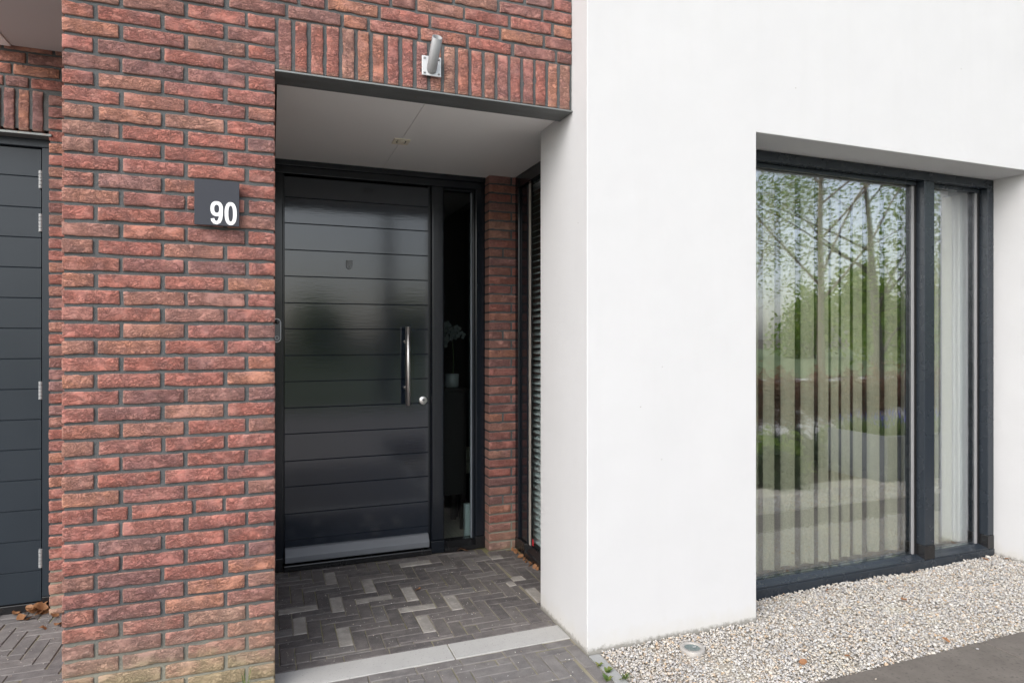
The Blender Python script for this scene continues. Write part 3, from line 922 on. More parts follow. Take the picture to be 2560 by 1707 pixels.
sdl = empty('sidelight', (1.2, 4.26, 0), house)
tag(sdl, 'tall narrow clear sidelight window right of the front door')
MB().box(1.0955, 1.3125, 4.256, 4.276, .062, 2.468).build('pane', 'glass_dark', sdl)
bar('bead', sdl, 'frame_black', 1.3045, 1.3155, 4.222, 4.255, .062, 2.469, .002)
bar('spacer', sdl, 'spacer_dark', 1.2965, 1.3035, 4.246, 4.2555, .064, 2.466, .0005)
bar('bead', sdl, 'frame_black', 1.0955, 1.1005, 4.230, 4.255, .062, 2.469, .001)
bar('bead', sdl, 'frame_black', 1.1010, 1.3040, 4.230, 4.255, 2.452, 2.4695, .001)

# --- side window (right wall of the porch)
sw = empty('side_window', (1.575, 3.65, 0), house)
tag(sw, 'black framed porch side window behind the white jamb')
bar('frame_post', sw, 'frame_black', 1.5755, 1.632, 4.052, 4.1165, .085, 2.470, .005)
bar('frame_post', sw, 'frame_black', 1.5905, 1.632, 3.927, 4.0515, .085, 2.470, .008, 3)
bar('frame_post', sw, 'frame_black', 1.5755, 1.66, 3.157, 3.24, .085, 2.470, .005)
bar('frame_foot', sw, 'plastic_black', 1.5735, 1.632, 3.935, 4.1165, .0, .084, .006)
bar('frame_head', sw, 'frame_black', 1.5755, 1.66, 3.157, 4.1165, 2.4705, 2.552, .004)
MB().prism([(1.566, .0), (1.66, .0), (1.66, .080), (1.606, .072), (1.585, .040), (1.566, .034)], 'y', 3.157, 3.9345).build('sill', 'plastic_black', sw, .002)
MB().box(1.608, 1.624, 3.245, 3.925, .076, 2.468).build('pane', 'glass_side', sw)
bar('spacer', sw, 'alu_warm', 1.600, 1.6075, 3.896, 3.9265, .078, 2.468, .001)
bar('gasket', sw, 'gasket', 1.602, 1.6075, 3.880, 3.8955, .078, 2.468, .001)

# --- big window in the white wall
bw = empty('window', (3.4, 2.85, 0), house)
tag(bw, 'large anthracite framed window with a wide pane and a narrow pane')
yf, yg = 2.852, 2.905
def wbar(name, x0, x1, z0, z1, yy=yf, bev=.004, mat='frame_grey', y1=2.99): return bar(name, bw, mat, x0, x1, yy, y1, z0, z1, bev)
wbar('frame_head', WX0 + .001, WX1 - .001, 2.442, 2.4985, yf)
wbar('frame_post', WX0 + .001, 2.40, .135, 2.4415)
wbar('mullion', 3.861, 3.951, .135, 2.4415)
wbar('frame_post', 4.455, WX1 - .001, .135, 2.4415)
wbar('post_foot', 3.859, 3.953, .045, .1345, yf - .002, .003, 'plastic_black')
wbar('post_foot', 4.453, WX1 - .001, .045, .1345, yf - .002, .003, 'plastic_black')
wbar('post_foot', WX0 + .001, 2.402, .045, .1345, yf - .002, .003, 'plastic_black')
wbar('sill_front', WX0 + .001, WX1 - .001, -.02, .044, yf - .006, .003, 'frame_grey', 2.99)
for a, b in ((2.4025, 3.8585), (3.9535, 4.4525)):
    MB().prism([(2.850, .0445), (2.985, .0445), (2.985, .068), (2.903, .068), (2.880, .060), (2.850, .054)], 'x', a, b).build('sill', 'frame_grey', bw, .0015)
for a, b in ((2.4005, 3.8605), (3.9515, 4.4545)):
    MB().box(a + .004, b - .004, yg + .012, yg + .032, .070, 2.4405).build('pane', 'glass', bw)
    bar('bead', bw, 'gasket', b - .018, b - .0005, yg, yg + .011, .0695, 2.4405, .001)
    bar('bead', bw, 'gasket', a + .0005, a + .012, yg, yg + .011, .0695, 2.4405, .001)
    bar('bead', bw, 'frame_grey', a + .0125, b - .0185, yg - .010, yg + .011, 2.418, 2.4405, .001)
    bar('spacer', bw, 'spacer_grey', b - .036, b - .0185, yg + .003, yg + .011, .0695, 2.417, .001)

# --- side door on the left
ud = empty('side_door', (-1.6, 4.07, 0), house)
tag(ud, 'dark grey boarded side door with exposed hinges')
UT = [2.453, 2.303, 2.139, 1.980, 1.820, 1.659, 1.498, 1.337, 1.176, 1.014, .856, .694, .534, .372, .210, .045]
MB().box(-2.15, -1.147, 4.080, 4.12, .045, 2.453).build('leaf', 'side_door_grey', ud)
for a, b in zip(UT[:-1], UT[1:]):
    MB().prism([(4.082, b + .0003), (4.0745, b + .0003), (4.0705, b + .0040), (4.0705, a - .0030), (4.0745, a - .0003), (4.082, a - .0003)], 'x', -2.149, -1.1475).build('board', 'side_door_grey', ud)
bar('frame_post', ud, 'side_door_grey', -1.138, -1.058, 4.050, 4.16, .075, 2.4575, .003)
bar('frame_foot', ud, 'plastic_black', -1.139, -1.058, 4.048, 4.16, .0, .0745, .003)
bar('frame_head', ud, 'side_door_grey', -2.25, -1.058, 4.050, 4.16, 2.458, 2.502, .003)
bar('threshold', ud, 'plastic_black', -2.25, -1.1395, 4.060, 4.16, .0, .043, .003)
for z0, z1 in ((2.241, 2.336), (2.011, 2.107), (1.121, 1.217), (.229, .327)):
    hg = MB()
    n = 5; s_ = (z1 - z0) / n
    for i in range(n):
        hg.tube([(-1.1455, 4.058, z0 + i * s_ + .0012), (-1.1455, 4.058, z0 + (i + 1) * s_ - .0012)], .0105, 12)
    hg.box(-1.156, -1.149, 4.060, 4.0703, z0, z1)
    hg.build('hinge', 'zinc', ud)

# --- rooms behind the glass
def room(name, x0, x1, y0, y1, z0, z1, wallmat, floormat, skip_front=True, side_hole=None):
    r = empty(name, ((x0 + x1) / 2, (y0 + y1) / 2, z0), house)
    MB().box(x0, x1, y0, y1, z0 - .05, z0).build('floor', floormat, r)
    MB().box(x0, x1, y0, y1, z1, z1 + .05).build('ceiling', wallmat, r)
    w = MB().box(x0, x1, y1, y1 + .05, z0, z1).box(x1, x1 + .05, y0, y1, z0, z1)
    if side_hole:
        h0, h1 = side_hole
        w.box(x0 - .05, x0, y0, h0, z0, z1).box(x0 - .05, x0, h1, y1, z0, z1)
    else:
        w.box(x0 - .05, x0, y0, y1, z0, z1)
    w.build('inner_wall', wallmat, r)
    return r
lr = room('living_room', 1.712, 6.0, 3.157, 6.2, .012, 2.62, 'wall_inside', 'floor_stone', side_hole=(3.16, 4.115))
MB().box(1.67, 2.326, 3.10, 3.157, 0, 2.6).box(4.514, 6.0, 3.10, 3.157, 0, 2.6).box(2.30, 4.54, 3.10, 3.157, 2.505, 2.62).build('inner_wall', 'wall_inside', lr)
MB().box(2.326, 4.514, 2.992, 3.157, -.03, .0118).build('floor', 'floor_stone', lr)
MB().box(4.492, 4.514, 2.992, 3.156, .013, 2.499).build('window_reveal', 'aqua_paint', lr)
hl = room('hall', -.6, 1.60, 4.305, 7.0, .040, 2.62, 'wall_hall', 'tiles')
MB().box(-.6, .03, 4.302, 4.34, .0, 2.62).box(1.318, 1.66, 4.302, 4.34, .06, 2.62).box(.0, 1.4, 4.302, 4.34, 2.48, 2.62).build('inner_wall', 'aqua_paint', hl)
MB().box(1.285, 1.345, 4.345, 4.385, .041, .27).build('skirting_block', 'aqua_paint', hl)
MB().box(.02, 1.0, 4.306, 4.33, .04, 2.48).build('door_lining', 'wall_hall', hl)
# roof slab closing the volume over porch and rooms
MB().box(-.70, 9.0, 3.31, 8.0, 2.70, 2.9).box(-3.0, -.74, 4.31, 8.0, -.05, 2.9).build('floor_slab', 'wall_inside', house)

# ------------------------------------------------------------------ things fixed to the house
t = empty('house_number_plate', (-.198, 2.75, 1.97))
tag(t, 'square grey house number plate reading 90 on the brick pillar', 'number plate')
MB().box(-.278, -.118, 2.738, 2.748, 1.886, 2.062).build('plate', 'plate_grey', t, .0012)
for px in (-.262, -.134):
    for pz in (1.905, 2.045):
        MB().tube([(px, 2.7485, pz), (px, 2.775, pz)], .006, 8).build('spacer', 'zinc', t)
def ring_prism(m, cx, cz, ao, bo, ai, bi, y0, y1, n=40, e=2.35):
    def pt(a, b, k):
        t_ = 2 * math.pi * k / n
        c_, s_ = math.cos(t_), math.sin(t_)
        return (cx + a * math.copysign(abs(c_) ** (2 / e), c_), cz + b * math.copysign(abs(s_) ** (2 / e), s_))
    o_, i_ = [pt(ao, bo, k) for k in range(n)], [pt(ai, bi, k) for k in range(n)]
    vs = [(p[0], y0, p[1]) for p in o_ + i_] + [(p[0], y1, p[1]) for p in o_ + i_]
    fs = []
    for k in range(n):
        q = (k + 1) % n
        fs += [(k, q, n + q, n + k), (2 * n + q, 2 * n + k, 3 * n + k, 3 * n + q), (q, k, 2 * n + k, 2 * n + q), (n + k, n + q, 3 * n + q, 3 * n + k)]
    m.add(vs, fs)
ya, yb = 2.7366, 2.7379
m = MB(); ring_prism(m, -.1490, 1.9350, .0218, .0450, .0085, .0315, ya, yb)
m.build('numeral', 'digit_white', t)
m = MB(); cx9 = -.1990
ring_prism(m, cx9, 1.9510, .0222, .0290, .0090, .0160, ya, yb)
cen = [(.0156, .9490 + 1), (.0156, .938 + 1), (.0150, .926 + 1), (.0130, .9125 + 1), (.0080, .9010 + 1), (.0000, .8965 + 1), (-.0080, .8985 + 1), (-.0130, .9050 + 1), (-.0148, .9125 + 1)]
wid = [.0066] * 8 + [.0064]
L_, R_ = [], []
for k, (a, b) in enumerate(cen):
    p, q = cen[max(k - 1, 0)], cen[min(k + 1, len(cen) - 1)]
    d = Vector((q[0] - p[0], q[1] - p[1])).normalized(); nrm = Vector((-d.y, d.x))
    L_.append((cx9 + a + nrm.x * wid[k], b + nrm.y * wid[k])); R_.append((cx9 + a - nrm.x * wid[k], b - nrm.y * wid[k]))
n_ = len(cen)
m.add([(p[0], ya - .0002, p[1]) for p in L_ + R_] + [(p[0], yb, p[1]) for p in L_ + R_],
      [(k, k + 1, n_ + k + 1, n_ + k) for k in range(n_ - 1)] + [(k + 1, k, 2 * n_ + k, 2 * n_ + k + 1) for k in range(n_ - 1)] + [(n_ + k, n_ + k + 1, 3 * n_ + k + 1, 3 * n_ + k) for k in range(n_ - 1)])
m.build('numeral', 'digit_white', t)

t = empty('doorbell', (.031, 4.19, 1.49))
tag(t, 'slim capsule video doorbell with black lens on the door frame', 'doorbell')
def capsule(cx, cz, r, hh, n=12):
    return [(cx + r * math.cos(a), cz + hh + r * math.sin(a)) for a in np.linspace(0, math.pi, n)] + [(cx + r * math.cos(a), cz - hh + r * math.sin(a)) for a in np.linspace(math.pi, 2 * math.pi, n)]
MB().prism(capsule(.031, 1.4935, .0262, .0475), 'y', 4.176, 4.199).build('rim', 'digit_white', t, .002)
MB().prism(capsule(.031, 1.4935, .0225, .0470), 'y', 4.1735, 4.1765).build('face', 'plastic_grey', t, .001)
MB().lathe([(0, -.003), (.010, -.003), (.0135, -.001), (.0135, 0)], (.033, 4.1735, 1.545), 'y', 20).build('lens', 'plastic_black', t)
MB().lathe([(.0085, 0), (.0095, -.002), (.0125, -.002), (.0135, 0)], (.033, 4.1735, 1.448), 'y', 20).build('button', 'alu', t)

t = empty('flagpole_holder', (.66, 2.76, 2.60))
tag(t, 'galvanised tube flagpole holder on a square plate above the porch', 'flagpole holder')
MB().box(.618, .704, 2.754, 2.7615, 2.600, 2.686).build('plate', 'alu', t, .002)
p0, p1 = Vector((.661, 2.752, 2.632)), Vector((.6605, 2.648, 2.724))
ax = (p1 - p0).normalized()
tb = MB()
e1 = Vector((1, 0, 0)); e2 = ax.cross(e1).normalized()
rings = []
for c, r in ((p0 - ax * .01, .022), (p1, .022), (p1, .019), (p0, .019)):
    rings.append([c + (e1 * math.cos(2 * math.pi * k / 24) + e2 * math.sin(2 * math.pi * k / 24)) * r for k in range(24)])
tb.add([q for r in rings for q in r], [(i * 24 + k, i * 24 + (k + 1) % 24, (i + 1) * 24 + (k + 1) % 24, (i + 1) * 24 + k) for i in range(3) for k in range(24)], True)
tb.build('tube', 'zinc', t)
pb = p0 + ax * .055
MB().add([pb + (e1 * math.cos(2 * math.pi * k / 24) + e2 * math.sin(2 * math.pi * k / 24)) * .0189 for k in range(24)], [tuple(range(24))]).build('bore_shade', 'plastic_black', t)  # black disc standing in for the shade inside the tube
for px in (.629, .693):
    for pz in (2.611, 2.675):
        MB().lathe([(0, -.004), (.004, -.004), (.0055, 0)], (px, 2.754, pz), 'y', 10).build('screw', 'zinc', t)

t = empty('recessed_light', (.683, 3.58, 2.553))
tag(t, 'square cream recessed spotlight in the porch ceiling', 'ceiling light')
fr = MB()
cx, cy = .6835, 3.578
for a, b, c, d in ((-.045, .045, -.050, -.030), (-.045, .045, .030, .050), (-.045, -.027, -.0295, .0295), (.027, .045, -.0295, .0295)):
    fr.box(cx + a, cx + b, cy + c, cy + d, 2.5465, 2.5525)
fr.build('frame', 'cream', t, .0012)
MB().box(cx - .0265, cx + .0265, cy - .0295, cy + .0295, 2.5505, 2.5527).build('recess', 'plastic_black', t)
MB().lathe([(.0, -.004), (.014, -.003), (.021, -.0045), (.0235, -.001)], (cx, cy, 2.5505), 'z', 24).build('lamp', 'cream', t)

t = empty('ground_spotlight', (1.83, 2.478, 0))
tag(t, 'round steel ground spotlight sunk in the pebble gravel', 'ground light')
MB().lathe([(.058, -.06), (.058, .006), (.055, .0105), (.047, .0115), (.037, .0095), (.036, .004)], (1.83, 2.478, 0.004), 'z', 36).build('rim', 'rim_steel', t)
MB().lathe([(.0, -.001), (.020, -.0005), (.0358, .004)], (1.83, 2.478, 0.006), 'z', 36).build('lens', 'lamp_glass', t)
MB().box(1.838, 1.856, 2.484, 2.490, .0065, .0095).build('lamp', 'ceramic', t)

t = MB().prism([(3.860, .086), (3.893, .088), (3.890, .132), (3.862, .128)], 'x', 1.6070, 1.6077).build('sticker', 'red_label', None, at=(1.615, 3.9, .1))
tag(t, 'small red sticker at the foot of the porch side window', 'sticker')

# ------------------------------------------------------------------ behind the glass
vb = empty('vertical_blind', (3.2, 3.03, 2.40))
tag(vb, 'grey beige vertical fabric blind hanging behind the wide window pane', 'blind')
bar('head_rail', vb, 'alu_warm', 2.42, 4.30, 3.010, 3.050, 2.415, 2.445, .003)
edges = [2.60, 2.72, 2.842, 3.002, 3.154, 3.271, 3.353, 3.449, 3.554, 3.710, 3.872, 4.00, 4.12, 4.26, 4.39]
vr = random.Random(4)
for i in range(1, len(edges)):
    xr = edges[i] * 3.02 / 3.05
    wv = max(.050, min(.100, .60 * (edges[i] - edges[i - 1])))
    xl = xr - wv
    m = MB(); pts = []
    n = 8
    for k in range(n + 1):
        u = k / n
        bow = .36 * wv * math.sin(math.pi * (u * .82 + .10))
        pts.append((xl + u * (xr - xl), 3.022 + bow - .012 * u))
    zb = .064 + vr.uniform(-.006, .006)
    vs_ = [(p[0], p[1], zb) for p in pts] + [(p[0], p[1], 2.412) for p in pts] + [(p[0], p[1] + .0008, zb) for p in pts] + [(p[0], p[1] + .0008, 2.412) for p in pts]
    N = n + 1
    fs_ = [(k, k + 1, N + k + 1, N + k) for k in range(n)] + [(2 * N + k + 1, 2 * N + k, 3 * N + k, 3 * N + k + 1) for k in range(n)]
    m.add(vs_, fs_, True)
    m.build('vane', 'vane_cloth', vb)
    MB().box((xl + xr) / 2 - .008, (xl + xr) / 2 + .008, 3.020, 3.028, 2.404, 2.4145).build('clip', 'ceramic', vb)

cu = empty('curtain', (4.46, 3.1, .02))
tag(cu, 'white curtain gathered behind the narrow window pane', 'curtain')
m = MB(); n = 26; pts = []
for k in range(n + 1):
    u = k / n
    pts.append((4.470 - .012 * math.sin(u * 19), 3.046 + u * .10 + .004 * math.sin(u * 31)))
N = n + 1
m.add([(p[0], p[1], .03) for p in pts] + [(p[0], p[1], 2.44) for p in pts], [(k + 1, k, N + k, N + k + 1) for k in range(n)], True)
m.add([(p[0] + .002, p[1], .03) for p in pts] + [(p[0] + .002, p[1], 2.44) for p in pts], [(k, k + 1, N + k + 1, N + k) for k in range(n)], True)
m.build('cloth', 'curtain_white', cu)

ven = empty('venetian_blind', (1.68, 3.6, 2.45))
tag(ven, 'pale horizontal slatted blind behind the porch side window', 'blind')
me = MB().prism([(1.640, -.012), (1.660, -.004), (1.684, .010), (1.6845, .0115), (1.660, -.0025), (1.6395, -.0105)], 'y', 3.255, 4.105).mesh('slat', 'blind_slat', (1.66, 3.68, 0))
z = .10
while z < 2.44:
    put('slat', me, (1.66, 3.68, z), ven); z += .0405
bar('head_rail', ven, 'alu', 1.640, 1.685, 3.25, 4.105, 2.448, 2.474, .002)
MB().tube([(1.6375, 3.80, .1), (1.6375, 3.80, 2.45)], .0012, 5).build('cord', 'alu_warm', ven)

t = empty('cabinet', (1.14, 4.66, .04))
tag(t, 'black wooden hall cabinet behind the sidelight glass', 'cabinet')
bar('top', t, 'cabinet_wood', .90, 1.362, 4.50, 4.83, 1.052, 1.078, .004)
bar('body', t, 'cabinet_wood', .92, 1.345, 4.52, 4.82, .30, 1.0515, .003)
for lx in (.925, 1.305):
    for ly in (4.525, 4.78):
        MB().prism([(lx, ly), (lx + .036, ly), (lx + .036, ly + .036), (lx, ly + .036)], 'z', .041, .2995).build('leg', 'cabinet_wood', t)
t = empty('orchid', (1.262, 4.62, 1.079))
tag(t, 'white orchid in a white pot on the hall cabinet', 'potted plant')
MB().lathe([(0, .002), (.042, .002), (.050, .010), (.054, .100), (.050, .102), (.046, .085), (0, .080)], (1.262, 4.62, 1.078), 'z', 28).build('pot', 'ceramic', t)
MB().tube([(1.27, 4.62, 1.15), (1.275, 4.62, 1.30), (1.262, 4.61, 1.45), (1.215, 4.59, 1.54), (1.17, 4.57, 1.52)], [.003, .003, .0025, .002, .0015], 6).build('stem', 'leaf_weed', t)
orr = random.Random(9)
for (fx, fz) in ((1.185, 1.50), (1.215, 1.545), (1.245, 1.50), (1.275, 1.465), (1.20, 1.43), (1.235, 1.455), (1.185, 1.39), (1.29, 1.515), (1.325, 1.47), (1.16, 1.46)):
    m = MB()
    for k in range(5):
        a = k * 1.2566 + orr.uniform(-.2, .2)
        c = Vector((fx, 4.585 + orr.uniform(-.02, .02), fz))
        dr = Vector((math.cos(a), -.25, math.sin(a))); sdv = Vector((-math.sin(a), 0, math.cos(a)))
        L, w_ = .034, .015
        m.add([c, c + dr * L * .55 + sdv * w_, c + dr * L, c + dr * L * .55 - sdv * w_], [(0, 1, 2, 3)])
    m.build('flower', 'petal_white', t)
t = empty('vase', (1.44, 4.82, .37))
tag(t, 'small patterned vase on a stool beside the hall cabinet', 'vase')
MB().lathe([(0, 0), (.030, 0), (.045, .05), (.046, .13), (.030, .18), (.028, .20), (.024, .20)], (1.44, 4.82, .392), 'z', 24).build('body', 'vase_pattern', t)
t = empty('stool', (1.44, 4.82, .04))
tag(t, 'dark low stool under the patterned vase', 'stool')
MB().lathe([(0, 0), (.085, 0), (.09, -.012), (.085, -.025), (0, -.025)], (1.44, 4.82, .390), 'z', 24).build('seat', 'cabinet_wood', t)
for k in range(3):
    a = k * 2.094 + .4
    MB().tube([(1.44 + .05 * math.cos(a), 4.82 + .05 * math.sin(a), .367), (1.44 + .085 * math.cos(a), 4.82 + .085 * math.sin(a), .041)], .009, 8).build('leg', 'cabinet_wood', t)

# ------------------------------------------------------------------ fallen leaves and weeds
def leaf_mesh(seed, L=.05):
    rg = random.Random(seed)
    nu, nv = 6, 4
    vs, fs = [], []
    cu_, tw = rg.uniform(8, 26), rg.uniform(-.6, .6)
    for i in range(nu + 1):
        u = i / nu
        w = L * .34 * math.sin(math.pi * min(1, u * .94 + .03)) ** .8 * (1 + .12 * math.sin(u * 17 + seed))
        for j in range(nv + 1):
            s_ = (j / nv - .5) * 2
            x = (u - .5) * L; y = s_ * w
            z = cu_ * y * y * .9 + .006 * math.sin(u * 5 + tw * 3) + tw * y * (u - .5) + .003 + rg.uniform(-.0008, .0008)
            vs.append((x, y, z))
    for i in range(nu):
        for j in range(nv):
            a = i * (nv + 1) + j
            fs.append((a, a + nv + 1, a + nv + 2, a + 1))
    zmin = min(v[2] for v in vs)
    vs = [(v[0], v[1], v[2] - zmin) for v in vs]
    n = len(vs)
    vs += [(v[0], v[1], v[2] + .0004) for v in vs]
    fs += [tuple(reversed([k + n for k in f])) for f in fs]
    me = bpy.data.meshes.new('fallen_leaf')
    me.from_pydata(vs, [], fs)
    me.polygons.foreach_set('use_smooth', [True] * len(fs))
    me.materials.append(M['leaf_dry'])
    return me
LM = [leaf_mesh(i) for i in range(7)]
lr_ = random.Random(21)
def leaf(x, y, z, s, label, group, tilt=.35):
    o = put('fallen_leaf', lr_.choice(LM), (x, y, z))
    o.scale = (s, s, s)
    o.rotation_euler = (lr_.uniform(-tilt, tilt), lr_.uniform(-tilt, tilt), lr_.uniform(0, 6.28))
    return tag(o, label, 'leaf', group)
for k in range(16):
    a, r_ = lr_.uniform(0, 6.28), lr_.uniform(0, .055)
    leaf(-1.135 + r_ * 1.2 * math.cos(a), 4.02 + r_ * math.sin(a), .003 + k * .0024, lr_.uniform(.8, 1.5), 'dry brown leaf in the heap at the foot of the side door frame', 'leaves heaped by the side door', .8)
for x_, y_, s_, lb in ((-1.205, 3.975, 1.3, 'dry leaf lying on the pavers just left of the leaf heap'), (-1.165, 3.945, 1.1, 'dry leaf lying on the pavers in front of the leaf heap'), (-1.07, 4.00, 1.3, 'dry leaf against the recessed brick wall beside the pillar'),
                       (-1.055, 3.94, 1.2, 'lower dry leaf beside the pillar edge'), (-1.255, 4.05, 1.0, 'dry leaf below the side door threshold'), (-1.345, 4.04, 1.2, 'dry leaf at the left picture edge below the side door'),
                       (-1.005, 3.81, 1.0, 'single flat leaf on the pavers at the pillar edge'), (-1.06, 3.79, .8, 'small leaf on the mossy pavers left of the pillar'), (-1.20, 4.04, .7, 'tiny pinkish leaf on the pavers below the side door')):
    leaf(x_, y_, .003, s_, lb, 'leaves scattered left of the pillar')
leaf(1.215, 4.165, .003, 1.5, 'orange brown leaf against the sill of the sidelight', 'leaves in the porch', .5)
leaf(.79, 3.62, .003, .8, 'tiny reddish leaf alone on the porch pavers', 'leaves in the porch')
for k in range(12):
    y_ = 4.075 - k * .036
    leaf(1.552 + lr_.uniform(-.008, .006), y_, .004, lr_.uniform(.5, .95), 'small dry leaf in the row along the side window sill', 'leaves along the side window sill', .9)
for x_, y_, s_, lb in ((4.33, 2.79, .9, 'upright orange leaf in gravel by the narrow window pane'), (2.97, 2.76, .7, 'red brown leaf on gravel in front of the wide window pane'),
                       (3.25, 2.52, .7, 'orange leaf on gravel below the middle of the wide window'), (2.2, 2.19, .8, 'orange leaf on gravel near the slab path at the bottom'),
                       (2.43, 2.16, .6, 'dark red leaf on gravel at the bottom edge'), (3.0, 2.11, .7, 'orange leaf at the edge of the slab path'), (4.47, 2.74, .9, 'brown leaf in the corner of gravel and white reveal')):
    leaf(x_, y_, .012, s_, lb, 'leaves on the gravel', .6)

def weed(name, label, loc, blades, h, spread, seed, mat='leaf_weed', w=.003):
    rg = random.Random(seed)
    m = MB()
    for k in range(blades):
        a = rg.uniform(0, 6.28); hh = h * rg.uniform(.5, 1)
        b = Vector(loc) + Vector((rg.uniform(-.008, .008), rg.uniform(-.005, .005), 0))
        d = Vector((math.cos(a), math.sin(a), 0)) * spread * rg.uniform(.3, 1)
        s_ = Vector((-math.sin(a), math.cos(a), 0)) * w
        p = [b, b + d * .35 + Vector((0, 0, hh * .55)), b + d * .8 + Vector((0, 0, hh * .9)), b + d * 1.15 + Vector((0, 0, hh))]
        vs = []
        for i, q in enumerate(p):
            ww_ = (1, 1.2, .8, .05)[i]
            vs += [q - s_ * ww_, q + s_ * ww_]
        m.add(vs, [(0, 1, 3, 2), (2, 3, 5, 4), (4, 5, 7, 6)])
    return tag(m.build(name, mat, None, at=loc), label, 'weed')
weed('weed', 'thin green grass tuft growing at the foot of the brick pillar', (-.098, 2.735, .0), 12, .15, .05, 1, w=.0013)
weed('weed', 'upper green seedling on the concrete edging by the gravel', (1.358, 2.505, 0), 7, .014, .024, 2, w=.005)
weed('weed', 'middle green seedling on the concrete edging by the gravel', (1.364, 2.445, 0), 9, .016, .028, 3, w=.006)
weed('weed', 'yellowish green weed on the pavers at the bottom of the edging', (1.335, 2.382, 0), 12, .018, .036, 4, w=.005)
weed('weed', 'yellow brown weed between edging and gravel at the bottom', (1.405, 2.370, 0), 14, .028, .035, 5, w=.003)

# ------------------------------------------------------------------ the garden and street behind the camera (seen in the panes)
struct('bed', MB().box(4.3, 14, -.85, 1.19, -.098, -.02), 'soil')
struct('road', MB().box(-60, 60, -5.0, -.86, -.098, -.03).box(-60, 1.352, -.859, .878, -.098, -.03).box(-60, -3.21, .879, 5, -.098, -.03), 'road')  # near pieces over the driveway added, pale to bounce light into the porch
struct('lawn', MB().box(-60, 80, -10.6, -5.01, -.098, .0).box(-60, 80, -60, -12.2, -.098, .0), 'grass_ground')
struct('footpath', MB().box(-60, 80, -12.19, -10.61, -.098, -.02), 'road')

def grow(loc, height, r0, seed, levels=4, spread=.75, lean=.0, first=.3, ratio=.62, nch=(3, 5), upk=.35):
    rg = random.Random(seed)
    tubes, tips = [], []
    def rec(p, d, L, r, lev):
        n = 5 if lev == 0 else 4
        pts, rad = [p.copy()], [r]
        dd = d.copy()
        for i in range(n):
            dd = (dd + Vector((rg.uniform(-1, 1), rg.uniform(-1, 1), rg.uniform(-.6, 1) * upk)) * (.08 if lev == 0 else .20)).normalized()
            pts.append(pts[-1] + dd * (L / n))
            rad.append(r * (1 - .62 * (i + 1) / n))
        tubes.append((pts, rad, 9 if lev == 0 else (5 if lev == 1 else 3)))
        if lev >= levels - 1:
            tips.append((pts, lev)); return
        k = rg.randint(*nch) + (3 if lev == 0 else 0)
        for c in range(k):
            u = rg.uniform(first if lev == 0 else .25, 1.0)
            i = min(int(u * n), n - 1); f = u * n - i
            q = pts[i].lerp(pts[i + 1], f)
            base = (pts[i + 1] - pts[i]).normalized()
            a = rg.uniform(0, 6.28)
            o1 = base.orthogonal().normalized(); o2 = base.cross(o1)
            side = o1 * math.cos(a) + o2 * math.sin(a)
            nd = (base * (1 - spread * .5) + side * spread + Vector((0, 0, upk * .4))).normalized()
            rec(q, nd, L * ratio * rg.uniform(.7, 1.1) * (1.15 - .4 * u if lev == 0 else 1), max(rad[i] * .42, .004), lev + 1)
        rec(pts[-1], dd, L * ratio * .8, rad[-1], lev + 1)
    rec(Vector(loc), Vector((lean, 0, 1)).normalized(), height * .62, r0, 0)
    return tubes, tips

def foliage(tips, per, size, seed, jitter):
    rg = np.random.RandomState(seed)
    P = []
    for pts, lev in tips:
        k = rg.poisson(per)
        for _ in range(k):
            u = rg.uniform(0.15, 1) * (len(pts) - 1); i = min(int(u), len(pts) - 2)
            q = pts[i].lerp(pts[i + 1], u - i)
            P.append((q.x, q.y, q.z))
    P = np.array(P) + rg.normal(0, jitter, (len(P), 3))
    n = len(P)
    a = rg.normal(size=(n, 3)); a /= np.linalg.norm(a, axis=1)[:, None]
    b = np.cross(a, rg.normal(size=(n, 3))); b /= np.linalg.norm(b, axis=1)[:, None]
    s = size * rg.uniform(.6, 1.4, n)[:, None]
    v = np.stack([P - a * s, P + b * s * .45, P + a * s, P - b * s * .45], 1)
    return v.reshape(-1, 3), n

def quads_mesh(name, v, n, mat):
    me = bpy.data.meshes.new(name)
    me.vertices.add(n * 4); me.vertices.foreach_set('co', v.reshape(-1).astype(np.float32))
    me.loops.add(n * 4); me.loops.foreach_set('vertex_index', np.arange(n * 4, dtype=np.int32))
    me.polygons.add(n); me.polygons.foreach_set('loop_start', np.arange(0, n * 4, 4, dtype=np.int32))
    me.update(); me.validate()
    me.materials.append(M[mat])
    return me

def tree(label, loc, height, r0, seed, per, size, leafmat, jitter=.12, bark='bark', group='trees across the street', **kw):
    root = empty('tree', loc)
    tag(root, label, 'tree', group)
    tubes, tips = grow((0, 0, 0), height, r0, seed, **kw)
    m = MB()
    for pts, rad, n in tubes: m.tube(pts, rad, n, False)
    put('trunk', m.mesh('trunk', bark), loc, root)
    v, n = foliage(tips, per, size, seed + 5, jitter)
    put('crown', quads_mesh('crown', v, n, leafmat), loc, root)
    return root

